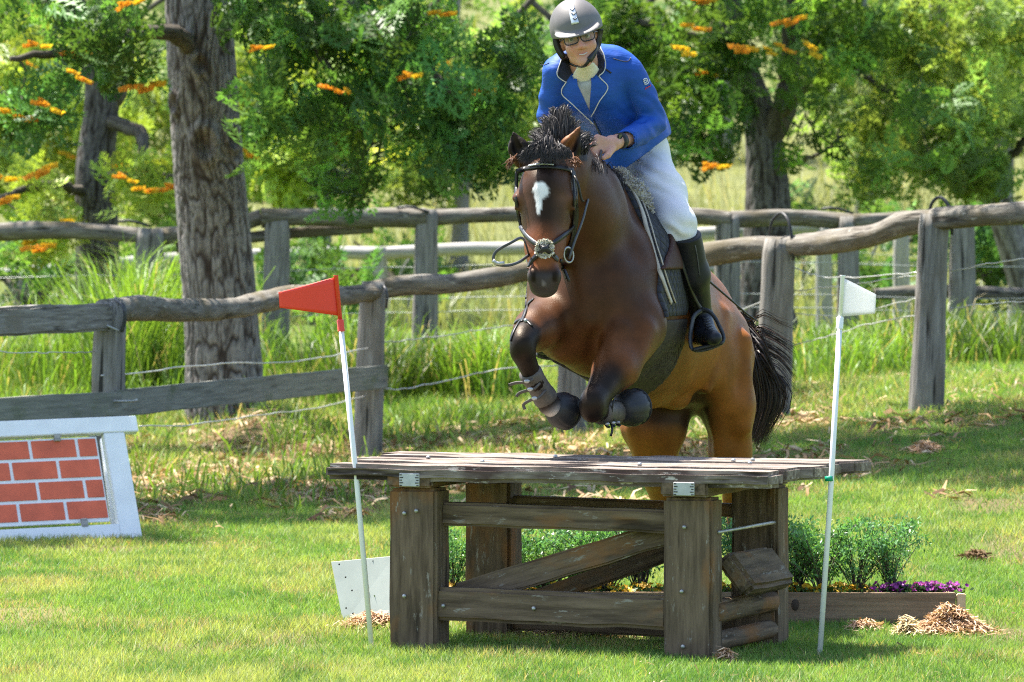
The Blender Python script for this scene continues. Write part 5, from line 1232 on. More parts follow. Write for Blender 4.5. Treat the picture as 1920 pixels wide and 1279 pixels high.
# boots on the fore legs
M_BOOT = plain('grey_brown_leg_boot', (.085, .072, .060), .55, .3, 25, bstr=.2, bs=90)
def legboots(a, b, hoof_a, hoof_b, name_l, straps, rr):
    t = thing('leg_boot', a, name_l, 'leg boot', 'boots on the horse forelegs'); pts = spline([a, (a + b) / 2, b], 12)
    tube_obj('shell', pts, np.array([.046, .050, .049, .047, .046, .046, .046, .047, .049, .051, .052, .047]) * rr, M_BOOT, t, 16, flat=(1, 1))
    return t
lb1 = legboots(P(1124, 773, 20.80), P(1168, 772, 21.0), 0, 0, 'grey-brown tendon boot on the foreleg folded under the horse chest', 0, 1.0)
for k, (x, y) in enumerate(((1137, 797), (1148, 795), (1157, 794))):
    freetube('buckle_strap', [(x - 6, y - 46, 20.80), (x - 9, y - 20, 20.76 + .02 * k), (x - 2, y, 20.80 + .03 * k), (x + 6, y + 4, 20.83)], .006, M_LEATHER, lb1, 10, flat=(1, .5))
    uvball('buckle', P(x + 2, y - 2, 20.78 + .03 * k), .009, M_STEEL, lb1, (1, .5, .7), 8)
freetube('strap_end', [(1146, 795, 20.82), (1148, 806, 20.80), (1145, 818, 20.80)], .005, M_LEATHER, lb1, 8)
lb2 = legboots(P(992, 696, 20.70), P(1026, 752, 20.78), 0, 0, 'open-fronted tendon boot with loose buckled straps on the raised foreleg', 0, .95)
for k, (x, y) in enumerate(((988, 716), (994, 731), (1002, 748))):
    freetube('buckle_strap', [(x + 22, y - 16, 20.70), (x + 8, y - 2, 20.66), (x - 4, y + 1, 20.66), (x - 20, y + 2 + 4 * k, 20.68), (x - 34 + 8 * k, y + 6 + 7 * k, 20.68)], .0065, M_BOOT, lb2, 14, flat=(1, .5))
    uvball('buckle', P(x, y - 1, 20.645), .010, M_STEEL, lb2, (1.2, .5, .8), 8)
def bell(a, b, lab, R=.074):
    t = thing('bell_boot', a, lab, 'bell boot', 'rubber bell boots on the fore hooves'); d = b - a
    p = np.array([a + d * u for u in (0, .12, .3, .5, .7, .88, 1.0, 1.02)])
    r = R * np.array([.60, .74, .88, .97, 1.0, .97, .90, .55])
    me = tube_me('shell', p - a, r, 40, True, prof=lambda L, an: 1 + .022 * np.sign(np.sin(an * 16)) * (L > .01))
    mk('shell', me, M_RUBBER, t, Matrix.Translation(Vector(a))); tube_obj('rim', [a + d * .97, a + d * 1.0, a + d * 1.05], [R * .95, R * .99, R * .93], M_RUBBER, t, 30)
bell(P(1162, 770, 20.93), P(1194, 762, 21.03), 'round black rubber bell boot on the hoof under the horse chest')
bell(P(1036, 762, 20.80), P(1066, 774, 20.87), 'black rubber bell boot below the white pastern of the raised foreleg', .072)
# martingale / breastplate strap on image-left forearm
mt = strap('chest_strap', [(1001, 562), (990, 572), (984, 590), (978, 604)], .014, .005, M_LEATHER, br, yd=20.85); 
strap('chest_strap', [(966, 606), (976, 600), (988, 603), (997, 612)], .013, .005, M_LEATHER, br, yd=20.7)
strap('chest_strap', [(975, 603), (965, 620), (958, 640)], .009, .005, M_LEATHER, br, yd=20.66)
uvball('strap_buckle', onsurf(HB, 986, 604, 20.7, .006)[0], .008, M_STEEL, br, (1, .6, 1), 8)

# saddle pad: a shell round the trunk, both sides
def shell(name, t0, t1, planes, mat, parent, col=None):
    f = Field.__new__(Field); f.lo, f.h, f.n, f.ax = H.lo, H.h, H.n, H.ax
    f.v = np.maximum(TRUNK - t1, -(TRUNK - t0))
    for p, n in planes: f.plane(p, n)
    v, q = f.nets(1); o = np.asarray(P(1200, 450, 21.7))
    ob = mk(name, mesh_np(name, v - o, q, None, v - o, True), mat, parent, Matrix.Translation(Vector(o)))
    return ob, v, q
def quilt():
    m, nt, b = newmat('black_quilted_pad'); g = nd(nt, 'ShaderNodeAttribute', attribute_name='grain').outputs['Vector']
    sx = nd(nt, 'ShaderNodeSeparateXYZ'); nt.links.new(g, sx.inputs[0])
    outs = []
    for sg in (1, -1):
        a = nd(nt, 'ShaderNodeMath', operation='MULTIPLY_ADD'); nt.links.new(sx.outputs['Y'], a.inputs[0]); a.inputs[1].default_value = sg; nt.links.new(sx.outputs['Z'], a.inputs[2])
        w = nd(nt, 'ShaderNodeMath', operation='MULTIPLY'); nt.links.new(a.outputs[0], w.inputs[0]); w.inputs[1].default_value = 55
        s = nd(nt, 'ShaderNodeMath', operation='SINE'); nt.links.new(w.outputs[0], s.inputs[0]); ab = nd(nt, 'ShaderNodeMath', operation='ABSOLUTE'); nt.links.new(s.outputs[0], ab.inputs[0]); outs.append(ab.outputs[0])
    mn = nd(nt, 'ShaderNodeMath', operation='MINIMUM'); nt.links.new(outs[0], mn.inputs[0]); nt.links.new(outs[1], mn.inputs[1])
    pw = nd(nt, 'ShaderNodeMath', operation='POWER'); nt.links.new(mn.outputs[0], pw.inputs[0]); pw.inputs[1].default_value = .5
    nt.links.new(ramp(nt, noise(nt, g, 30), [(.3, (.012, .013, .017)), (.7, (.026, .027, .033))]), b.inputs['Base Color']); b.inputs['Roughness'].default_value = .75
    bump(nt, b, pw.outputs[0], 1.0, .012); return m
sd = thing('saddle', P(1200, 400, 21.7), 'brown jumping saddle on a black quilted pad with fleece under the rider', 'saddle')
A1, A2 = onsurf(HB, 1184, 372, 21.4, 0)[0], onsurf(HB, 1238, 528, 21.4, 0)[0]
fn = np.cross(A2 - A1, HN); fn /= np.linalg.norm(fn); fn = fn if fn @ HF > 0 else -fn
pad, pv, pq = shell('saddle_pad', -.01, .014, [(A1 + fn * .025, fn), (A1 - fn * .50, -fn + np.array([0, 0, -.2])), (P(1256, 592, 21.5), (0, 0, -1))], quilt(), sd)
PB = BVHTree.FromPolygons([tuple(q) for q in pv], [tuple(q) for q in pq.tolist()])
M_CREAM = plain('cream_binding', (.46, .41, .34), .8, .15, 30)
bp = [(1174, 344), (1186, 360), (1199, 387), (1212, 425), (1226, 470), (1240, 520), (1251, 552), (1257, 568)]
strap('pad_binding', bp, .016, .008, M_CREAM, sd, PB, .004, 40, 21.45)
strap('pad_piping', [(x + 8, y) for x, y in bp], .004, .006, M_CREAM, sd, PB, .004, 40, 21.45)
M_SADL = plain('brown_saddle_leather', (.050, .021, .014), .6, .25, 20, bstr=.1, bs=150, spec=.2)
B1, B2 = onsurf(HB, 1222, 395, 21.5, 0)[0], onsurf(HB, 1244, 470, 21.5, 0)[0]; fn2 = np.cross(B2 - B1, HN); fn2 /= np.linalg.norm(fn2); fn2 = fn2 if fn2 @ HF > 0 else -fn2
shell('saddle_flap', .012, .030, [(B1, fn2), (B1 - fn2 * .34, -fn2), (P(1262, 505, 21.55), (.0, 0, -1))], M_SADL, sd)
SF = Field(P(1080, 520, 21.4) - np.array([0, 0, 0]), np.array([.85, 22.35, 1.95]), .008)
SF.chain([(P(1172, 352, 21.5), .055), (P(1190, 392, 21.7), .09), (P(1215, 425, 21.95), .12), (P(1240, 425, 22.15), .10)], .06)
sv, sq = SF.nets(1); o = P(1200, 400, 21.7); mk('seat', mesh_np('seat', sv - o, sq, None, None, True), M_SADL, sd, Matrix.Translation(Vector(o)))
# fleece half pad at the pommel
ff = Geo(); rf = np.random.default_rng(10)
ctl = spline([P(1162, 326, 21.46), P(1178, 345, 21.44), P(1195, 362, 21.45), P(1208, 385, 21.46), P(1212, 402, 21.47)], 30)
v, fl_, g = tube(ctl, np.interp(np.linspace(0, 1, 30), [0, .5, 1], [.02, .036, .018]), 10); ff.add2(v, fl_, None, (.42, .39, .36))
for k in range(3200):
    i = rf.integers(0, 30); d = rf.normal(0, 1, 3); d /= np.linalg.norm(d); r = np.interp(i / 29, [0, .5, 1], [.02, .036, .018]); b = ctl[i] + d * r + rf.normal(0, .004, 3)
    p = np.array([b, b + d * .005, b + d * .009 + rf.normal(0, .003, 3)]); vv, f = strip(p, np.tile(rf.normal(0, 1, 3), (3, 1)), .0045); ff.add(vv, f, None, np.array([.50, .465, .43]) * rf.uniform(.75, 1.2))
o = ctl[0]; mk('fleece_pad', ff.mesh('fleece_pad', False, o), vcol('grey_fleece', .9, .1), sd, Matrix.Translation(Vector(o)))
# girth with belly guard
G1 = P(1090, 690, 21.3)
shell('belly_guard', .000, .012, [(P(1120, 700, 21.30), HF), (P(1150, 700, 21.74), -HF), (P(1150, 598, 21.5), (0, 0, 1))], plain('grey_girth', (.045, .037, .030), .7, .25, 20, spec=.15), sd)
# ------------------------------------------------------------------ rider
rl = math.radians(14); ru = np.array([-math.sin(rl), -.05, math.cos(rl)]); ru /= np.linalg.norm(ru); rr_ = np.array([math.cos(rl), 0, math.sin(rl)]); rf_ = np.cross(rr_, ru) * -1
rf_ = rf_ if rf_[1] < 0 else -rf_
Hc = P(1083, 62, 21.26); HRm = np.array([rr_, rf_, ru])
def HD(x, y, z): return Hc + rr_ * x + rf_ * y + ru * z
R = Field(np.array([.06, 21.02, 1.02]), np.array([.90, 22.28, 2.56]), .0050)
# head
R.ell(HD(0, -.022, .03), (.073, .094, .098), HRm, .02); R.ell(HD(0, .028, -.052), (.061, .062, .078), HRm, .03)
R.ell(HD(0, .064, -.116), (.026, .026, .020), HRm, .03); R.cone(HD(0, .090, -.012), HD(0, .106, -.052), .009, .013, .015)
for s in (-1, 1):
    R.ell(HD(s * .034, .064, -.052), (.026, .024, .024), HRm, .02); R.ell(HD(s * .012, .094, -.056), (.009, .009, .008), HRm, .008)
    R.ell(HD(s * .032, .106, -.018), (.018, .018, .012), HRm, .012, True); R.ell(HD(s * .074, -.01, -.03), (.010, .022, .030), HRm, .008)
R.cone(HD(-.024, .100, -.083), HD(0, .108, -.088), .004, .005, .006, None, True); R.cone(HD(.024, .100, -.083), HD(0, .108, -.088), .004, .005, .006, None, True)
R.chain([(HD(0, -.01, -.08), .055), (P(1096, 132, 21.42), .058)], .03)
# trunk and limbs (inside the clothes)
R.chain([(P(1100, 150, 21.45), .105), (P(1150, 215, 21.65), .095), (P(1195, 282, 21.94), .10)], .04)
R.cone(P(1052, 138, 21.43), P(1174, 134, 21.46), .045, .045, .04)
R.chain([(P(1180, 140, 21.46), .045), (P(1222, 230, 21.56), .028), (P(1180, 260, 21.34), .026), (P(1163, 264, 21.27), .027)], .03)
R.chain([(P(1046, 144, 21.42), .042), (P(1030, 218, 21.50), .036), (P(1075, 282, 21.26), .028)], .03)
R.chain([(P(1205, 300, 21.95), .075), (P(1268, 425, 21.54), .042), (P(1298, 520, 21.60), .036), (P(1314, 598, 21.74), .026), (P(1324, 624, 21.62), .018)], .04)
R.chain([(P(1165, 300, 21.95), .075), (P(1066, 425, 21.60), .042), (P(1052, 520, 21.68), .036), (P(1044, 600, 21.80), .026), (P(1028, 640, 21.68), .018)], .04)
# near hand: palm, four fingers closed on the rein, thumb below
R.ell(P(1147, 270, 21.225), (.036, .026, .030), None, .02); R.cone(P(1163, 264, 21.27), P(1148, 268, 21.235), .026, .028, .02)
for k, (kx, ky, mx, my, tx, ty, r) in enumerate(((1120, 258, 1112, 272, 1119, 284, .0115), (1120, 267, 1111, 280, 1120, 290, .0115), (1122, 276, 1114, 288, 1123, 293, .011), (1126, 284, 1118, 293, 1127, 295, .010))):
    a, m, t = P(kx, ky, 21.185), P(mx, my, 21.165), P(tx, ty, 21.185); R.cone(P(1144, 266 + 4 * k, 21.21), a, .015, r + .002, .010); R.cone(a, m, r + .001, r, .005); R.cone(m, t + np.array([0, .01, 0]), r, r * .85, .004)
R.cone(P(1147, 280, 21.20), P(1140, 291, 21.17), .016, .0125, .010); R.cone(P(1140, 291, 21.17), P(1131, 297, 21.155), .0125, .010, .006)
# far hand behind the mane
R.ell(P(1090, 288, 21.20), (.034, .026, .030), None, .02); R.cone(P(1075, 282, 21.26), P(1088, 287, 21.21), .026, .026, .02)
for k in range(4):
    a, m = P(1102, 280 + 6 * k, 21.17), P(1110, 290 + 5 * k, 21.16); R.cone(P(1092, 284 + 4 * k, 21.19), a, .014, .0115, .010); R.cone(a, m, .0115, .0105, .005); R.cone(m, P(1104, 298 + 4 * k, 21.17), .0105, .009, .004)
R.cone(P(1088, 278, 21.18), P(1100, 272, 21.16), .014, .011, .008)
rv, rq = R.nets(1)
q = (rv - Hc) @ HRm.T
skin = np.array([.56, .30, .215]); c = np.tile(skin, (len(rv), 1)); n3 = fbm(rv * 30, 3)
chk = np.exp(-((np.abs(q[:, 0]) - .034) / .02) ** 2 - ((q[:, 2] + .05) / .022) ** 2) + np.exp(-(q[:, 0] / .012) ** 2 - ((q[:, 2] + .05) / .02) ** 2)
c = blend(c, (.60, .20, .15), np.clip(chk, 0, 1) * .45 * (q[:, 1] > .03)); lip = np.exp(-(q[:, 0] / .024) ** 4 - ((q[:, 2] + .085 + 4 * q[:, 0] ** 2 * -1.5) / .0085) ** 2) * (q[:, 1] > .06); c = blend(c, (.50, .16, .14), lip * .75)
c = c * (.9 + .2 * n3)[:, None]
M_SKIN = vcol('skin', .45, .4); M_SKIN.node_tree.nodes['Principled BSDF'].inputs['Subsurface Weight'].default_value = .15; M_SKIN.node_tree.nodes['Principled BSDF'].inputs['Subsurface Radius'].default_value = (.012, .005, .003); M_SKIN.node_tree.nodes['Principled BSDF'].inputs['Subsurface Scale'].default_value = 1.0
ro = P(1205, 300, 21.95)
rider = mk('person', mesh_np('person', rv - ro, rq, c, None, True), M_SKIN, None, Matrix.Translation(Vector(ro)))
tag(rider, 'rider in blue jacket, white breeches, black boots and grey helmet crouched over the horse', 'person')
RB = BVHTree.FromPolygons([tuple(a) for a in rv], [tuple(a) for a in rq.tolist()])
def cloth(name, F_, mat, parent=rider, sm=1, wr=None):
    v, f = F_.nets(sm)
    if wr is not None: v = wr(v)
    ob = mk(name, mesh_np(name, v - ro, f, None, v - ro, True), mat, parent, Matrix.Translation(Vector(ro)))
    return ob, BVHTree.FromPolygons([tuple(a) for a in v], [tuple(a) for a in f.tolist()])
# face pieces
M_SCL = plain('eye_white', (.45, .42, .40), .2, .05); M_IRIS = plain('iris', (.05, .045, .035), .15, .2); M_LIP = plain('teeth', (.55, .48, .43), .4, .05)
for s in (-1, 1):
    e = uvball('eye', HD(s * .032, .0765, -.018), .0115, M_SCL, rider); uvball('iris', HD(s * .032 - .001, .0855, -.018), .0065, M_IRIS, e, (1, .5, 1), 10)
tube_obj('teeth', spline([HD(-.016, .094, -.0825), HD(0, .101, -.0865), HD(.016, .094, -.0825)], 9), .0026, M_LIP, rider, 6)
for s in (-1, 1): tube_obj('eyebrow', spline([HD(s * .016, .094, .002), HD(s * .034, .090, .006), HD(s * .048, .078, .001)], 8), .0032, plain('brow_hair', (.10, .06, .035), .7), rider, 5)
# glasses
M_GLF = plain('dark_glasses_frame', (.015, .017, .03), .3, .1); gm, gnt, gb_ = newmat('spectacle_lens')
gb_.inputs['Base Color'].default_value = (.25, .25, .27, 1); gb_.inputs['Roughness'].default_value = .02; gb_.inputs['Alpha'].default_value = .28; gb_.inputs['Specular IOR Level'].default_value = .8
gl = thing('glasses', HD(0, .11, -.018), 'dark-framed spectacles on the rider face', 'glasses')
for s in (-1, 1):
    an = np.linspace(0, 2 * math.pi, 29); cx, cz = s * .0335, -.018
    ringp = np.array([HD(cx + .0275 * np.sign(math.cos(a)) * abs(math.cos(a)) ** .6, .106 - .006 * abs(cx + .0275 * math.cos(a)) / .06, cz + .0195 * np.sign(math.sin(a)) * abs(math.sin(a)) ** .6) for a in an])
    tube_obj('rim', ringp, .0024, M_GLF, gl, 6, cap=False)
    cpt = ringp[:-1].mean(0); mk('lens', mesh_np('lens', np.vstack([ringp[:-1] - cpt, [[0, -.002, 0]]]), np.array([[i, (i + 1) % 28, 28] for i in range(28)])), gm, gl, Matrix.Translation(Vector(cpt)))
    tube_obj('temple', spline([HD(s * .061, .102, -.010), HD(s * .075, .05, -.012), HD(s * .078, -.01, -.02)], 8), .0026, M_GLF, gl, 5)
tube_obj('bridge', spline([HD(-.007, .107, -.012), HD(0, .112, -.008), HD(.007, .107, -.012)], 6), .0024, M_GLF, gl, 5)
# helmet
hm, hnt, hb = newmat('grey_helmet'); nn_ = noise(hnt, coords(hnt, 'Object', (45,) * 3), 1.0, 4); n2_ = noise(hnt, coords(hnt, 'Object', (6,) * 3), 1.0, 3)
cc_ = mix(hnt, ramp(hnt, n2_, [(.35, (0, 0, 0)), (.7, (1, 1, 1))]), (.10, .092, .09), (.16, .15, .145)); hnt.links.new(cc_, hb.inputs['Base Color']); hb.inputs['Roughness'].default_value = .6; bump(hnt, hb, nn_, .15, .002)
K = Field(Hc - .2, Hc + .2, .004)
K.ell(HD(0, -.018, .022), (.106, .130, .118), HRm, 0); K.ell(HD(0, -.06, -.02), (.092, .09, .09), HRm, .02)
K.plane(HD(0, .0, .002), -ru * 1 + rf_ * -.12)
K.ell(HD(0, -.02, .0), (.088, .108, .10), HRm, .004, True)
vt = math.radians(24); vf = rf_ * math.cos(vt) - ru * math.sin(vt); vu = ru * math.cos(vt) + rf_ * math.sin(vt)
K.ell(HD(0, .080, .014), (.094, .062, .010), np.array([rr_, vf, vu]), .008)
ho, KB = cloth('helmet', K, hm)
# visor edge + lining, silver vent strip
strap('vent_strip', [(1069, 3), (1072, 16), (1075, 30), (1079, 45)], np.linspace(.021, .031, 14), .005, plain('silver_plastic', (.66, .68, .71), .28, .05, metal=.4), ho, KB, .002, 14, 21.15)
for k, y in enumerate((19, 27, 36)):
    x = 1072.5 + (y - 16) * .29; strap('vent_mark', [(x - 4, y - 1.5), (x, y + 2), (x + 4, y - 2.5)], .004, .002, M_STRAPG, ho, KB, .0055, 9, 21.13)
for pts in ([(1042, 72), (1045, 88), (1053, 103), (1064, 116)], [(1125, 55), (1122, 78), (1116, 96), (1104, 113)]): strap('harness_strap', pts, .026, .004, M_LEATHER, ho, RB, .004, 16, 21.25)
strap('chin_strap', [(1064, 116), (1080, 123), (1095, 124), (1104, 113)], .013, .004, M_LEATHER, ho, RB, .003, 12, 21.25)
# jacket
mj, jn, jb = newmat('blue_show_jacket_cloth'); jv = noise(jn, coords(jn, 'Object', (7, 7, 18)), 1.0, 4)
jn.links.new(ramp(jn, jv, [(.3, (.008, .062, .33)), (.7, (.014, .090, .42))]), jb.inputs['Base Color']); jb.inputs['Roughness'].default_value = .62; jb.inputs['Sheen Weight'].default_value = .0; jb.inputs['Specular IOR Level'].default_value = .3
w1 = noise(jn, coords(jn, 'Object', (9, 9, 22)), 1.0, 3); w2 = noise(jn, coords(jn, 'Object', (400,) * 3), 1.0, 2); mx_ = nd(jn, 'ShaderNodeMath', operation='MULTIPLY_ADD'); jn.links.new(w2, mx_.inputs[0]); mx_.inputs[1].default_value = .04; jn.links.new(w1, mx_.inputs[2]); bump(jn, jb, mx_.outputs[0], .30, .02)
J = Field(np.array([.06, 21.15, 1.74]), np.array([.78, 22.30, 2.40]), .0060)
J.chain([(P(1105, 155, 21.47), .145), (P(1150, 215, 21.65), .138), (P(1183, 268, 21.85), .150)], .05)
J.cone(P(1048, 135, 21.42), P(1172, 131, 21.45), .066, .064, .05); J.cone(P(1075, 112, 21.42), P(1150, 112, 21.45), .055, .055, .05)
J.cone(P(1182, 265, 21.85), P(1192, 262, 22.02), .150, .150, .05); J.ell(P(1212, 225, 22.06), (.075, .08, .11), None, .05)
J.ell(P(1160, 290, 21.66), (.09, .09, .11), None, .05)
J.chain([(P(1178, 138, 21.45), .068), (P(1206, 185, 21.50), .058), (P(1224, 228, 21.54), .055)], .014); J.chain([(P(1224, 230, 21.54), .054), (P(1198, 250, 21.42), .048), (P(1174, 262, 21.31), .043)], .012)
J.chain([(P(1048, 138, 21.40), .064), (P(1038, 180, 21.45), .055), (P(1032, 216, 21.50), .052), (P(1060, 265, 21.33), .046)], .014)
J.cone(P(1160, 140, 21.30), P(1196, 222, 21.42), .010, .014, .022, None, True); J.cone(P(1196, 232, 21.40), P(1222, 214, 21.46), .006, .008, .02, None, True); J.cone(P(1050, 150, 21.30), P(1048, 215, 21.42), .010, .014, .022, None, True)
pn1, pn2 = P(1157, 328, 21.6), P(1256, 254, 21.6); dn = np.cross(pn2 - pn1, [0, 1, 0]); dn = dn if dn[2] < 0 else -dn; J.plane(pn1, dn)
J.cone(P(1178, 262, 21.32), P(1160, 266, 21.22), .034, .034, 0, None, True)
J.cone(HD(0, -.01, -.05), P(1094, 122, 21.36), .064, .066, .02, None, True)
def wrk(v):
    a = fbm(v * np.array([13, 11, 22]) + 3, 2) - .5; arm = np.exp(-(np.linalg.norm(v - P(1222, 225, 21.5), axis=1) / .12) ** 2); e = np.sin((v[:, 2] * 1.0 + v[:, 0] * .9) * 95 + 6 * fbm(v * 9, 2))
    d = .009 * a + .0045 * arm * e; c = P(1130, 190, 21.6); u = v - c; u /= np.linalg.norm(u, axis=1)[:, None]; return v + u * d[:, None]
jo, JB = cloth('jacket', J, mj, wr=wrk)
def drape(name, poly, bvh, off, mat, parent, thick=.004, yd=21.3, cuts=8):
    bm = bmesh.new(); bm.faces.new([bm.verts.new((x, y, 0)) for x, y in poly]); bmesh.ops.triangulate(bm, faces=bm.faces[:]); bmesh.ops.subdivide_edges(bm, edges=bm.edges[:], cuts=cuts, use_grid_fill=True)
    nrm = []
    for v in bm.verts:
        p, n = onsurf(bvh, v.co.x, v.co.y, yd, off); v.co = Vector(p)
    for _ in range(2): bmesh.ops.smooth_vert(bm, verts=[v for v in bm.verts if not v.is_boundary], factor=.5, use_axis_x=False, use_axis_y=True, use_axis_z=False)
    bmesh.ops.recalc_face_normals(bm, faces=bm.faces[:])
    if sum(f.normal.y for f in bm.faces) > 0: bmesh.ops.reverse_faces(bm, faces=bm.faces[:])
    r = bmesh.ops.solidify(bm, geom=bm.faces[:], thickness=thick); me = bpy.data.meshes.new(name); o = Vector(P(*poly[0], yd))
    for v in bm.verts: v.co -= o
    bm.to_mesh(me); bm.free(); return mk(name, me, mat, parent, Matrix.Translation(o))
M_SHIRT = plain('pale_grey_shirt', (.36, .37, .36), .8, .2, 30); M_STOCK = plain('cream_stock_collar', (.72, .70, .60), .75, .08); M_NAVY = plain('navy_velvet_collar', (.010, .014, .035), .85, .3, 30, sheen=.3); M_PIPE = plain('silver_piping', (.62, .62, .60), .45, .1)
# shirt filling the neck opening
SH = Field(np.array([.16, 21.2, 2.0]), np.array([.45, 21.7, 2.36]), .0048); SH.chain([(HD(0, -.01, -.10), .054), (P(1097, 138, 21.40), .066), (P(1100, 165, 21.44), .085)], .03)
SH.plane(HD(0, .02, -.128), ru + rf_ * -.35); sho, SB = cloth('shirt', SH, M_STOCK)
drape('shirt_front', [(1068, 118), (1112, 114), (1112, 140), (1107, 206), (1098, 198), (1076, 150)], JB, .013, M_SHIRT, jo, cuts=12)
lap = [((1062, 151), (1054, 168), (1080, 194), (1114, 226), (1106, 205), (1090, 170), (1074, 136)), ((1121, 145), (1136, 163), (1122, 186), (1108, 212), (1105, 200), (1108, 165), (1110, 138))]
colr = [((1058, 104), (1050, 122), (1045, 140), (1061, 152), (1074, 134), (1069, 116), (1064, 106)), ((1124, 94), (1132, 112), (1132, 134), (1121, 146), (1110, 136), (1111, 118), (1114, 104))]
for k in (0, 1):
    l = drape('lapel', lap[k], JB, .016, mj, jo); c2 = drape('collar', colr[k], JB, .017, M_NAVY, jo)
    strap('piping', [lap[k][0], lap[k][1], lap[k][2], lap[k][3]], .0035, .003, M_PIPE, jo, JB, .018, 26, 21.3) if k == 0 else strap('piping', [lap[k][0], lap[k][1], lap[k][2], lap[k][3]], .0035, .003, M_PIPE, jo, JB, .018, 26, 21.3)
    strap('piping', colr[k][0:4], .0035, .003, M_PIPE, jo, JB, .019, 22, 21.3)
drape('stock_tab', [(1068, 118), (1074, 120), (1094, 142), (1094, 148), (1088, 148), (1070, 130)], JB, .016, M_STOCK, jo, cuts=2)
strap('front_edge', [(1112, 224), (1120, 240), (1130, 262), (1134, 275)], .006, .004, M_NAVY, jo, JB, .003, 12, 21.4)
M_BTN = plain('brass_button', (.35, .28, .14), .3, .2, metal=.8)
for (x, y) in ((1110, 226), (1123, 255)): p, n = onsurf(JB, x, y, 21.4, .005); uvball('button', p, .0085, M_BTN, jo, (1, .5, 1), 10)
strap('hook', [(1130, 131), (1136, 133), (1143, 138)], .006, .005, M_LEATHER, jo, JB, .012, 6, 21.35)
# sleeve emblem: white scroll over red script
M_EMW = plain('white_thread', (.7, .72, .78), .7, .05); M_EMR = plain('red_thread', (.55, .04, .08), .7, .05)
em = strap('emblem', [(1205, 150), (1208, 147), (1212, 148), (1213, 152), (1209, 155), (1206, 153), (1208, 150), (1211, 151)], .0035, .002, M_EMW, jo, JB, .003, 24, 21.45)
strap('emblem_scroll', [(1207, 157), (1211, 158), (1215, 155), (1216, 150)], .0035, .002, M_EMW, jo, JB, .003, 10, 21.45); strap('emblem_script', [(1209, 168), (1211, 163), (1213, 166), (1215, 161), (1217, 163), (1219, 159)], .0032, .002, M_EMR, jo, JB, .003, 14, 21.45)
strap('shoulder_seam', [(1150, 110), (1163, 114), (1178, 116), (1182, 108)], .003, .002, M_NAVY, jo, JB, .0015, 10, 21.4); strap('shoulder_seam', [(1030, 118), (1022, 122), (1012, 122)], .003, .002, M_NAVY, jo, JB, .0015, 8, 21.4)
# watch
wt = thing('watch', P(1163, 264, 21.24), 'black square-faced wristwatch on the rider wrist', 'watch')
wa = P(1166, 263, 21.28) - P(1158, 265, 21.25); wa /= np.linalg.norm(wa)
tube_obj('band', [P(1163, 264, 21.265) - wa * .013, P(1163, 264, 21.265) + wa * .013], .033, M_RUBBER, wt, 20)
mk('face', box_me('face', .034, .008, .036, .004, 2), plain('watch_glass', (.02, .025, .035), .08, .1, spec=.8), wt, frameM(P(1162, 259, 21.228), wa, (0, -.2, 1)))
# breeches
M_BRE = plain('white_breeches', (.72, .71, .72), .8, .07, 14, bstr=.45, bs=20)
Bf = Field(np.array([.16, 21.30, 1.40]), np.array([.80, 22.30, 2.05]), .0065)
Bf.ell(P(1182, 275, 21.96), (.150, .15, .15), None, .05); Bf.chain([(P(1203, 305, 21.95), .118), (P(1238, 365, 21.72), .100), (P(1268, 422, 21.52), .074), (P(1276, 450, 21.52), .060)], .05)
Bf.chain([(P(1170, 305, 21.95), .112), (P(1110, 370, 21.75), .09), (P(1066, 425, 21.58), .07), (P(1062, 450, 21.58), .064)], .05)
def wrb(v): return v + (np.array([0, -1., 0]) * (.006 * np.sin(v[:, 2] * 95 + 60 * v[:, 0] + 7 * fbm(v * 10, 2)) * (np.exp(-((v[:, 2] - 1.85) / .10) ** 2) + .8 * np.exp(-((v[:, 2] - 1.60) / .05) ** 2)))[:, None])
bo_, BB = cloth('breeches', Bf, M_BRE, wr=wrb)
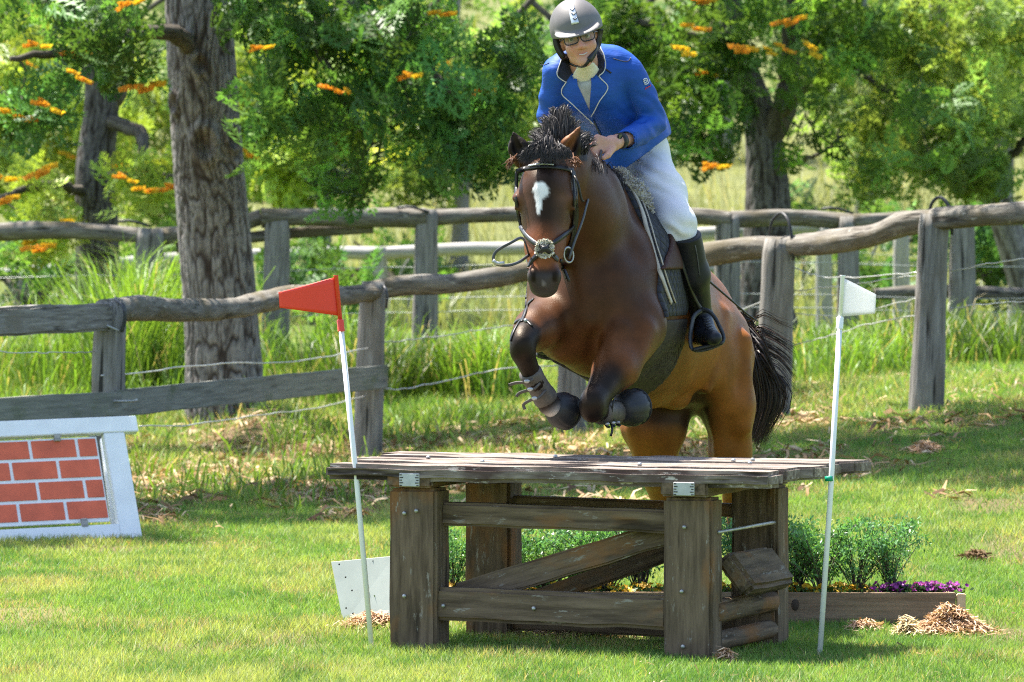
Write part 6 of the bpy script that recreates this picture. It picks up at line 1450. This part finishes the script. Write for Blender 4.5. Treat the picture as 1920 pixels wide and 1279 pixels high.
# boots with feet, stirrups
def boot(kn, sh, an, heel, toe, ball):
    T = Field(np.minimum.reduce([kn, an, toe, heel]) - .12, np.maximum.reduce([kn, an, toe, heel]) + .12, .0046)
    T.chain([(kn, .070), (sh, .064), (an, .046)], .03); T.cone(an, heel, .045, .036, .02); T.chain([(an, .045), (ball, .043), (toe, .034)], .02, ((0, 0, 1), .85)); T.cone(heel - np.array([0, 0, .02]), ball - np.array([0, 0, .028]), .032, .040, .012, ((0, 0, 1), .4))
    up = (kn - sh) / np.linalg.norm(kn - sh); T.plane(kn, up + np.array([.15, 0, 0]))
    return cloth('boot', T, plain('black_boot_leather', (.012, .013, .017), .45, .35, 12, bstr=.2, bs=26, spec=.25))
bt, BTB = boot(P(1282, 440, 21.50), P(1300, 515, 21.58), P(1314, 592, 21.74), P(1312, 630, 21.80), P(1338, 634, 21.50), P(1325, 628, 21.60))
strap('zip', [(1300, 446), (1307, 480), (1312, 520)], .005, .003, M_STRAPG, bt, BTB, .001, 10, 21.55)
for k in range(5): strap('lace', [(1316 + 2 * k, 596 + 5 * k), (1322 + 2 * k, 599 + 5 * k), (1328 + 2 * k, 595 + 5 * k)], .004, .003, M_STRAPG, bt, BTB, .002, 6, 21.6)
bt2, BTB2 = boot(P(1060, 440, 21.6), P(1052, 515, 21.68), P(1044, 596, 21.80), P(1050, 630, 21.86), P(1018, 652, 21.56), P(1028, 644, 21.66))
def stirrup(pts, lab, lea):
    t = thing('stirrup', P(*pts[0]), lab, 'stirrup', 'stirrups on the saddle'); freetube('iron', pts, .0085, M_STRAPG, t, 40, flat=(1.3, .8))
    a, b = P(*pts[2]), P(*pts[3]); m = frameM((a + b) / 2 + np.array([0, 0, .0]), b - a); mk('tread', box_me('tread', np.linalg.norm(b - a) * 1.02, .075, .014, .004), M_RUBBER, t, m)
    freetube('stirrup_leather', lea, .011, M_LEATHER, t, 16, flat=(1, .35)); return t
stirrup([(1316, 580, 21.62), (1299, 600, 21.58), (1299, 656, 21.55), (1355, 642, 21.55), (1346, 606, 21.58), (1332, 586, 21.6), (1316, 580, 21.62)], 'dark stirrup iron round the rider boot on the right side of the picture', [(1316, 582, 21.62), (1304, 560, 21.58), (1288, 520, 21.50), (1272, 470, 21.46)])
stirrup([(1038, 590, 21.72), (1052, 615, 21.66), (1046, 668, 21.62), (1004, 664, 21.6), (1010, 620, 21.64), (1022, 600, 21.68), (1038, 590, 21.72)], 'stirrup just showing under the raised foreleg on the left side of the horse', [(1038, 590, 21.72), (1048, 560, 21.75), (1056, 500, 21.7)])
wh = freetube('riding_whip', [(1268, 478, 21.52), (1316, 516, 21.68), (1370, 562, 21.85), (1400, 588, 21.95), (1421, 602, 22.0)], np.linspace(.0055, .003, 20), M_LEATHER, None, 20, 6); tag(wh, 'thin black riding whip trailing behind the rider boot', 'whip')
